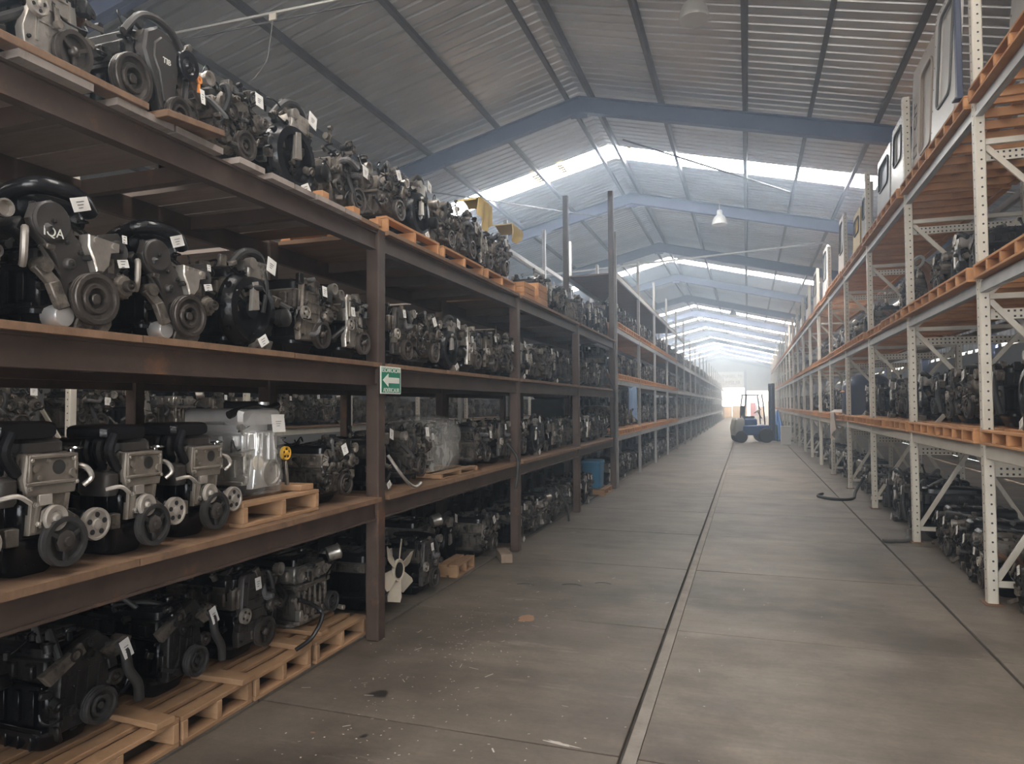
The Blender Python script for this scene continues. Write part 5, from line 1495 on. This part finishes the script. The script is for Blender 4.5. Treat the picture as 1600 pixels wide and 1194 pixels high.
# ------------------------------------------------------------------ cloths, panels, drum and the odd things on the racks
def sheet(name, mat, nu, nv, fn, th=.006):
    vs = []; fs = []
    P = [[Vector(fn(i / nu, j / nv)) for j in range(nv + 1)] for i in range(nu + 1)]
    N = []
    for i in range(nu + 1):
        for j in range(nv + 1):
            du = P[min(nu, i + 1)][j] - P[max(0, i - 1)][j]; dv = P[i][min(nv, j + 1)] - P[i][max(0, j - 1)]
            nn = du.cross(dv); nn.normalize(); vs.append(P[i][j] + nn * th / 2); N.append(P[i][j] - nn * th / 2)
    n = len(vs); vs += N; w = nv + 1
    for i in range(nu):
        for j in range(nv):
            a = i * w + j; fs.append((a, a + w, a + w + 1, a + 1)); fs.append((n + a, n + a + 1, n + a + w + 1, n + a + w))
    ring = [j for j in range(nv + 1)] + [i * w + nv for i in range(1, nu + 1)] + [nu * w + j for j in range(nv - 1, -1, -1)] + [i * w for i in range(nu - 1, 0, -1)]
    for k in range(len(ring)):
        a, c = ring[k], ring[(k + 1) % len(ring)]; fs.append((a, c, n + c, n + a))
    b = B(); b.add(vs, fs); return b.mesh(name, mat)
def drape(x, y0, y1, z0, z1, amp=.03, seed=0, back=.25):
    r = random.Random(seed); ph = [r.uniform(0, 6) for _ in range(4)]
    def fn(u, v):
        y = y0 + (y1 - y0) * u
        t = v
        if t < .3: return (x - back * (1 - t / .3) , y + .02 * math.sin(9 * u + ph[0]), z1 + .03 * math.sin(5 * u + ph[1]))
        k = (t - .3) / .7
        return (x + amp * math.sin(14 * u + ph[2] + k) * (.4 + k), y + .03 * k * math.sin(4 * k + ph[3]), z1 - (z1 - z0) * k * (.8 + .2 * math.sin(5 * u + ph[1])))
    return fn
for (y0, y1, z0, z1, lab, sd) in ((6.0, 6.35, 3.28, 3.58, 'near yellow cloth draped over the top shelf engines', 1), (6.95, 7.3, 3.36, 3.56, 'far yellow cloth draped over the top shelf engines', 2)):
    tag(link('yellow_cloth', sheet('yellow_cloth', 'yellow_cloth', 10, 12, drape(-2.36, y0, y1, z0, z1, .015, sd))), lab, 'cloth')
tag(link('blue_cloth', sheet('blue_cloth', 'blue_cloth', 14, 14, drape(-2.36, 14.5, 15.7, 1.22, 1.98, .03, 3))), 'pale blue cloth hanging from the grey rack', 'cloth')
bd = thing('wrapped_bundle', 'tall bundle wrapped in dark blue sheet beside the pallet row end, cream rack', 'bundle', (2.25, 15.12, LR[0] + PH + .002))
b = B(); b.loft([(0, 0, 0, .42, .40), (.05, 0, 0, .45, .42), (.3, 0, .02, .44, .41), (.55, -.03, 0, .42, .38), (.7, -.02, 0, .36, .30), (.78, 0, 0, .2, .16)], 28, 3, 'z', .05, random.Random(3)); link('sheet_wrap', b.mesh('sheet_wrap', 'navy'), bd)
b = B(); b.tube([(-.46, -.3, .45), (-.47, 0, .46), (-.46, .3, .45)], .012, 6, 4); link('tie_strap', b.mesh('tie_strap', 'orange'), bd)
tag(link('beige_sheet', sheet('beige_sheet', 'panel_beige', 10, 12, lambda u, v: tuple(a if i else 3.46 - a for i, a in enumerate(drape(1.76, 15.75, 16.4, .85, 1.45, .03, 6)(u, v))))), 'beige sheet hanging beside the dark one on the cream rack', 'sheet')

# blue container and boxes at the end of the brown rack
o = thing('blue_container', 'blue plastic container standing on the floor at the brown rack end', 'container', (-2.66, 12.35, .12))
b = B(); b.loft([(0, 0, 0, .15, .19), (.02, 0, 0, .16, .20), (.42, 0, 0, .17, .21), (.44, 0, 0, .185, .225), (.46, 0, 0, .185, .225)], 24, 6); link('container_body', b.mesh('container_body', 'blue_plastic'), o)
b = B(); b.loft([(.462, 0, 0, .18, .22), (.49, 0, 0, .18, .22), (.50, 0, 0, .16, .20)], 24, 6); link('lid', b.mesh('lid', 'blue_plastic'), o)
make_pallet('pallet', 'short pallet under the blue container at the brown rack end', (-2.66, 12.45, .001), .5, .75, .117, 'pallet_wood', None, 0, 3, 4, 2)
def box_thing(name, loc, s, mat, label, cat, group=None, rz=0):
    o = thing(name, label, cat, loc, (0, 0, rz), group)
    link('box_body', B().box(0, 0, s[2] / 2, *s, .01).mesh('box_body', mat, False), o)
    for k in (-1, 1): link('flap', B().box(k * s[0] / 4, 0, s[2] + .004, s[0] / 2 - .004, s[1], .006).mesh('flap', mat, False), o)
    link('tape', B().box(0, 0, s[2] + .0085, .05, s[1] + .002, .002).mesh('tape', 'panel_beige', False), o)
    return o
box_thing('carton', (-5.3, 16.0, 4.177), (.5, .5, .28), 'pallet_orange', 'near orange carton on the tall rack deck under the roof', 'carton')
box_thing('carton', (-5.25, 17.2, 4.177), (.5, .8, .16), 'carton', 'flat pale carton on the tall rack deck under the roof', 'carton')
b = B()
for k in range(3): b.tube([(-2.75 + .1 * (k - 1), 15.0, 4.33 + (.12 if k == 1 else 0)), (-2.75 + .1 * (k - 1), 16.5, 4.35 + (.12 if k == 1 else 0)), (-2.75 + .1 * (k - 1), 18.0, 4.33 + (.12 if k == 1 else 0))], .085, 10, 4)
tag(link('rolled_matting', b.mesh('rolled_matting', 'block_wood')), 'brown rolls of matting on the uppermost grey rack deck', 'rolls')

# body panels standing on the top level of the cream rack
ZT = LR[2] + PH + .006
def frame_panel(b, y0, y1, z0, z1, m, th, r=.09, n=6):
    """flat panel with a rounded window opening"""
    def rr(a0, a1, c0, c1, rad):
        pts = []
        for (cy, cz, st) in ((a1 - rad, c1 - rad, 0), (a0 + rad, c1 - rad, 1), (a0 + rad, c0 + rad, 2), (a1 - rad, c0 + rad, 3)):
            for k in range(n + 1):
                t = st * PI / 2 + k * PI / 2 / n; pts.append((cy + rad * math.cos(t), cz + rad * math.sin(t)))
        return pts
    O = rr(y0, y1, z0, z1, .035); I = rr(y0 + m[0], y1 - m[1], z0 + m[2], z1 - m[3], r)
    N = len(O); vs = []
    for x in (0, th):
        vs += [(x, *p) for p in O]; vs += [(x, *p) for p in I]
    fs = []
    for i in range(N):
        j = (i + 1) % N
        fs.append((i, N + i, N + j, j)); fs.append((2 * N + i, 2 * N + j, 3 * N + j, 3 * N + i))
        fs.append((i, j, 2 * N + j, 2 * N + i)); fs.append((N + i, 3 * N + i, 3 * N + j, N + j))
    b.add(vs, fs); return O, I
def body_panel(name, label, loc, w, h, m, mat, fill=None, seal='rubber', lean=.05, rz=0, text=None, rim=True):
    o = thing(name, label, 'car panel', loc, (0, lean, rz))
    b = B(); O, I = frame_panel(b, -w / 2, w / 2, 0, h, m, .04); link('outer_skin', b.mesh('outer_skin', mat, True), o)
    if seal:
        s_ = B(); s_.tube([(-.006, *p) for p in I] + [(-.006, *I[0])], .014, 6, 1); link('window_seal', s_.mesh('window_seal', seal), o)
    if fill:
        f = B(); f.prism([(p[0], p[1]) for p in I], .022, .034); link('inner_panel', f.mesh('inner_panel', fill, False), o)
    if text:
        for (t, y, z, s_) in text: link('lettering', text_mesh(t, s_, 'tag_ink', .0008), o, (-.0015, y, z), (0, -PI / 2, 0))
    f = B()
    for k in range(6):
        f.lathe((-.0008, -w / 2 + .03 + (w - .06) * k / 5, h - .03), (1, 0, 0), [(.010, 0), (.010, .001)], 8)
        f.lathe((-.0008, w / 2 - .025, .08 + (h - .16) * k / 5), (1, 0, 0), [(.009, 0), (.009, .001)], 8)
    q = link('bolt_holes', f.mesh('bolt_holes', 'hole_dark', False), o); q['kind'] = 'stuff'
    return o
# rotz 0: outer face looks to -x (the aisle); local +y runs away from the camera
body_panel('rear_door_panel', 'tall grey and beige van door with black marks on the right rack top', (1.86, 8.35, ZT), 1.55, 1.32, (.62, .42, .2, .2), 'panel_beige', 'panel_beige', 'panel_beige', .04, 0, [('CIT', .60, .76, .22), ('[ ]', .60, .34, .18)])
body_panel('side_panel', 'white window frame panel leaning before the van door, right rack top', (1.74, 7.25, ZT), .80, 1.22, (.14, .20, .22, .12), 'panel_white', 'panel_white', 'hose_grey', .06)
body_panel('bonnet_panel', 'smooth pale grey bonnet in the top right picture corner', (1.98, 5.75, ZT), 1.3, 1.25, (.5, .5, .5, .5), 'panel_grey', 'panel_grey', None, .1)
body_panel('door_panel', 'pale grey car door with white edge on the right rack top', (1.84, 9.85, ZT), .75, 1.05, (.12, .15, .5, .12), 'panel_white', 'panel_grey', 'rubber', .04)
body_panel('door_panel', 'dark blue-grey car door farther along the right rack top', (1.86, 10.9, ZT), .95, 1.0, (.12, .15, .5, .12), 'panel_grey', 'navy', 'rubber', .03)
body_panel('door_panel', 'small grey car door on the right rack top beside the yellow one', (1.86, 12.45, ZT), .9, .95, (.12, .15, .5, .12), 'panel_grey', 'panel_grey', 'rubber', .03)
body_panel('door_panel', 'yellow car door on the right rack top', (1.84, 13.3, ZT), .8, .8, (.12, .15, .4, .12), 'yellow_cloth', 'yellow', 'rubber', .03)
body_panel('door_panel', 'beige car door far along the right rack top', (1.84, 15.4, ZT), .8, 1.25, (.12, .15, .5, .12), 'panel_beige', 'panel_grey', 'rubber', .03)
body_panel('door_panel', 'distant white car door on the right rack top', (1.84, 18.6, ZT), .9, 1.3, (.12, .15, .5, .12), 'panel_white', 'panel_grey', 'rubber', .03)
body_panel('door_panel', 'distant brown car door on the right rack top', (1.84, 21.2, ZT), .9, 1.2, (.12, .15, .5, .12), 'panel_beige', 'panel_beige', 'rubber', .03)
o = thing('steel_post', 'dark navy steel post standing by the nearest cream upright on top', 'post', (1.735, 6.66, ZT))
link('shaft', B().box(0, 0, .62, .045, .06, 1.24, .006).mesh('shaft', 'navy', False), o); link('foot_plate', B().box(0, 0, .006, .09, .10, .012).mesh('foot_plate', 'navy', False), o)
for k, (yy, hh) in enumerate(((23.9, 1.0), (26.6, 1.1), (29.3, .9), (32.0, 1.0), (34.7, 1.0), (37.4, 1.1), (42.8, 1.0), (48.2, 1.1), (53.6, 1.0))):
    body_panel('door_panel', '%s of the faint doors lined up far along the right rack top' % ordinal(k), (1.84, yy, ZT), .9, hh, (.12, .15, .5, .12), rnd.choice(('panel_white', 'panel_grey', 'panel_beige')), 'panel_grey', 'rubber', .03)
tag(link('paper_notice', B().box(0, 0, 0, .004, .42, .36).mesh('paper_notice', 'tag_paper', False), None, (2.9, 15.4, 3.05)), 'pale square notice on the middle level of the cream rack', 'notice')
# white pipe ring on the engine stack, right middle level
o = thing('exhaust_pipe', 'grey flanged exhaust pipe standing among the middle level engines', 'pipe', (2.05, 9.33, LZR[2]))
b = B(); b.tube([(.1, .0, .03), (.05, -.02, .25), (.0, -.05, .45), (-.12, -.12, .55)], .05, 12, 5); link('pipe', b.mesh('pipe', 'rust'), o)
b = B(); b.lathe((-.11, -.11, .545), (-.75, -.55, .3), [(.045, 0), (.085, 0.001), (.085, .02), (.06, .022), (.058, .005), (.01, .004)], 20); link('flange', b.mesh('flange', 'galv'), o)

# hoses and belts trailing over the floor
def hose(pts, r, label, mat='rubber'):
    b = B(); b.tube(pts, r, 8, 6); tag(link('hose', b.mesh('hose', mat)), label, 'hose')
hose([(1.86, 13.1, .35), (1.7, 12.95, .12), (1.62, 12.7, .03), (1.35, 12.6, .026), (1.12, 12.95, .026), (1.22, 13.3, .026)], .024, 'black hose looping onto the floor from the cream rack')
hose([(1.76, 9.22, .12), (1.75, 9.18, .05), (1.70, 9.05, .025), (1.45, 8.95, .024)], .022, 'short black hose end beside the second cream upright', 'hose_grey')
hose([(-2.45, 7.02, 1.2), (-2.33, 7.0, 1.05), (-2.32, 6.98, .86), (-2.34, 6.97, .72)], .018, 'black strap hanging over the lowest shelf edge by the second post')
hose([(-2.42, 12.7, 2.1), (-2.34, 12.72, 1.9), (-2.33, 12.75, 1.7), (-2.35, 12.78, 1.5), (-2.34, 12.74, 1.1), (-2.36, 12.72, .7)], .02, 'long black hose hanging down the last brown rack bay')
hose([(-2.45, 4.42, 1.25), (-2.36, 4.5, 1.08), (-2.36, 4.66, 1.0), (-2.40, 4.85, 1.01)], .012, 'pale cable pair curling at the sign post on the lowest shelf', 'alu')
hose([(-2.62, 3.62, .42), (-2.52, 3.72, .33), (-2.50, 3.60, .22), (-2.55, 3.50, .165)], .013, 'thin black pipe curling off the third floor pallet engine', 'plastic')
hose([(-2.50, 9.15, .5), (-2.36, 9.2, .25), (-2.34, 9.25, .02)], .014, 'black cable hanging to the floor in the second bay')

# ------------------------------------------------------------------ forklift and tarpaulin in the aisle
fk = thing('forklift', 'flare-blue and grey forklift truck parked in the aisle far ahead', 'forklift', (.18, 31.0, 0), (0, 0, .22))
def fpart(n, b, mat): return link(n, b.mesh(n, mat), fk)
fpart('chassis', B().box(0, 0, .52, 1.25, .9, .42, .05), 'fork_flare_blue')
b = B(); b.loft([(.30, -.62, 0, .22, .44), (.62, -.62, 0, .25, .46), (.95, -.58, 0, .22, .44), (1.02, -.56, 0, .16, .38)], 20, 5); fpart('counterweight', b, 'fork_grey')
fpart('engine_hood', B().box(-.18, 0, .86, .62, .74, .30, .06), 'fork_flare_blue')
sb_ = B(); sb_.box(-.16, 0, 1.06, .44, .5, .10, .04); sb_.box(-.40, 0, 1.32, .10, .5, .46, .04); fpart('seat', sb_, 'plastic')
for (x, y, r) in ((-.55, .42, .25), (-.55, -.42, .25), (.45, .46, .31), (.45, -.46, .31)):
    w = link('wheel', shift(B().lathe((0, -.1, 0), (0, 1, 0), [(r * .6, 0), (r * .92, .01), (r, .04), (r, .16), (r * .92, .19), (r * .6, .2), (r * .55, .16), (.02, .16)], 24), (0, 0, 0)).mesh('wheel', 'rubber'), fk, (x, y, r))
    link('wheel_rim', B().lathe((0, -.06, 0), (0, 1, 0), [(r * .5, -.02), (r * .55, 0), (r * .5, .12), (.02, .13)], 18).mesh('wheel_rim', 'fork_grey'), w)
for (x, y) in ((-.42, .38), (-.42, -.38), (.42, .38), (.42, -.38)):
    b = B(); b.tube([(x, y, .75), (x * .9, y, 1.5), (x * .75, y, 1.98)], .028, 8, 3); fpart('guard_post', b, 'navy')
b = B()
for k in range(6): b.box(-.32 + .128 * k, 0, 2.0, .03, .8, .03)
for y in (-.38, .38): b.box(0, y, 2.0, .75, .04, .04)
fpart('overhead_guard', b, 'navy')
for y in (-.26, .26): fpart('mast_rail', B().box(.80, y, 1.28, .12, .08, 2.4, .01), 'navy')
for z in (.5, 1.4, 2.4): fpart('mast_crossbar', B().box(.80, 0, z, .08, .5, .08, .01), 'navy')
fpart('carriage', B().box(.90, 0, .55, .05, .8, .4, .01), 'iron')
for y in (-.24, .24):
    b = B(); b.box(.94, y, .35, .04, .10, .6, .005); b.box(1.30, y, .07, .75, .10, .04, .005); fpart('fork', b, 'iron')
b = B(); b.lathe((.22, 0, 1.3), (-.5, 0, .8), [(.16, 0), (.18, .01), (.16, .02), (.13, .012), (.12, .008)], 20); b.tube([(.38, 0, 1.0), (.24, 0, 1.28)], .025, 8, 1); fpart('steering_wheel', b, 'plastic')
def heap(u, v):
    r = u; a = v * 2 * PI
    R_ = 1 + .08 * math.sin(3 * a) + .05 * math.sin(7 * a + 1)
    return (1.30 + .36 * r * R_ * math.cos(a), 33.8 + .8 * r * R_ * math.sin(a), max(.012, 1.25 * (1 - r) ** .8 * (1 + .1 * math.sin(5 * a)) + .04 * math.sin(9 * a + 6 * r)))
tag(link('blue_tarpaulin', sheet('blue_tarpaulin', 'tarp_blue', 10, 40, heap, .01)), 'blue tarpaulin heap beside the forklift at the cream rack', 'tarpaulin')
box_thing('crate_box', (1.42, 29.6, .0), (.36, .4, .72), 'panel_white', 'pale box standing on the floor right of the forklift', 'box')

# ------------------------------------------------------------------ far end: banner, cartons, things in the doorway
bn = thing('banner', 'white banner with dark lettering over the bright far doorway', 'banner', (-3.05, Y_END - .011, 4.95))
link('banner_sheet', B().box(0, 0, 0, 5.2, .02, 2.1).mesh('banner_sheet', 'panel_white', False), bn)
link('lettering', text_mesh('ILAA SUNNASEC MI', .56, 'tag_ink', .002), bn, (0, -.014, .45), (PI / 2, 0, 0))
link('lettering', text_mesh('INGMSUR', .78, 'tag_ink', .002), bn, (.55, -.014, -.45), (PI / 2, 0, 0))
for k, (x, w, h) in enumerate(((-2.45, 1.15, 1.35), (-1.2, 1.2, 1.4), (-.35, .5, 1.2))):
    box_thing('carton', (x, 91.5, .0), (w, .9, h), 'carton', ('left', 'middle', 'small right')[k] + ' big brown carton on the floor by the far doorway', 'carton')
for k, (x, y, w, h, m) in enumerate(((.7, 101, .7, 1.8, 'red_paint'), (1.7, 102, .8, 1.3, 'carton'), (2.6, 101.5, .7, 2.0, 'panel_white'), (1.2, 103, .6, 2.4, 'blue_cloth'), (3.4, 102, .6, 1.5, 'yellow'))):
    box_thing('stacked_box', (x, y, .0), (w, .7, h), m, ('red', 'brown', 'white', 'pale blue', 'yellow')[k] + ' stack outside the right-hand far doorway', 'box')

# ------------------------------------------------------------------ dusty air inside the hall
hz = bpy.data.materials.new('haze'); hz.use_nodes = True
nt = hz.node_tree; nt.nodes.remove(nt.nodes['Principled BSDF'])
vs = nt.nodes.new('ShaderNodeVolumeScatter')
vs.inputs['Color'].default_value = HAZE_COLOR
vs.inputs['Density'].default_value = HAZE_DENSITY
vs.inputs['Anisotropy'].default_value = 0.72
nt.links.new(vs.outputs[0], nt.nodes['Material Output'].inputs['Volume'])
M['haze'] = hz
hb_ = B()
xa, xb, ya, yb, za = XW_L - .4, XW_R + .4, Y_FRONT - .4, Y_END + .4, -.4
hb_.add([(xa, ya, za), (xb, ya, za), (xb, yb, za), (xa, yb, za), (xa, ya, roof_z(xa) + .3), (RX, ya, RZ + .3), (xb, ya, roof_z(xb) + .3), (xa, yb, roof_z(xa) + .3), (RX, yb, RZ + .3), (xb, yb, roof_z(xb) + .3)],
        [(0, 3, 2, 1), (0, 1, 6, 5, 4), (2, 3, 7, 8, 9), (1, 2, 9, 6), (0, 4, 7, 3), (4, 5, 8, 7), (5, 6, 9, 8)])
tag(link('haze', hb_.mesh('haze', hz, False)), 'thin bluish haze hanging in the air of the hall', 'haze', None, 'stuff')
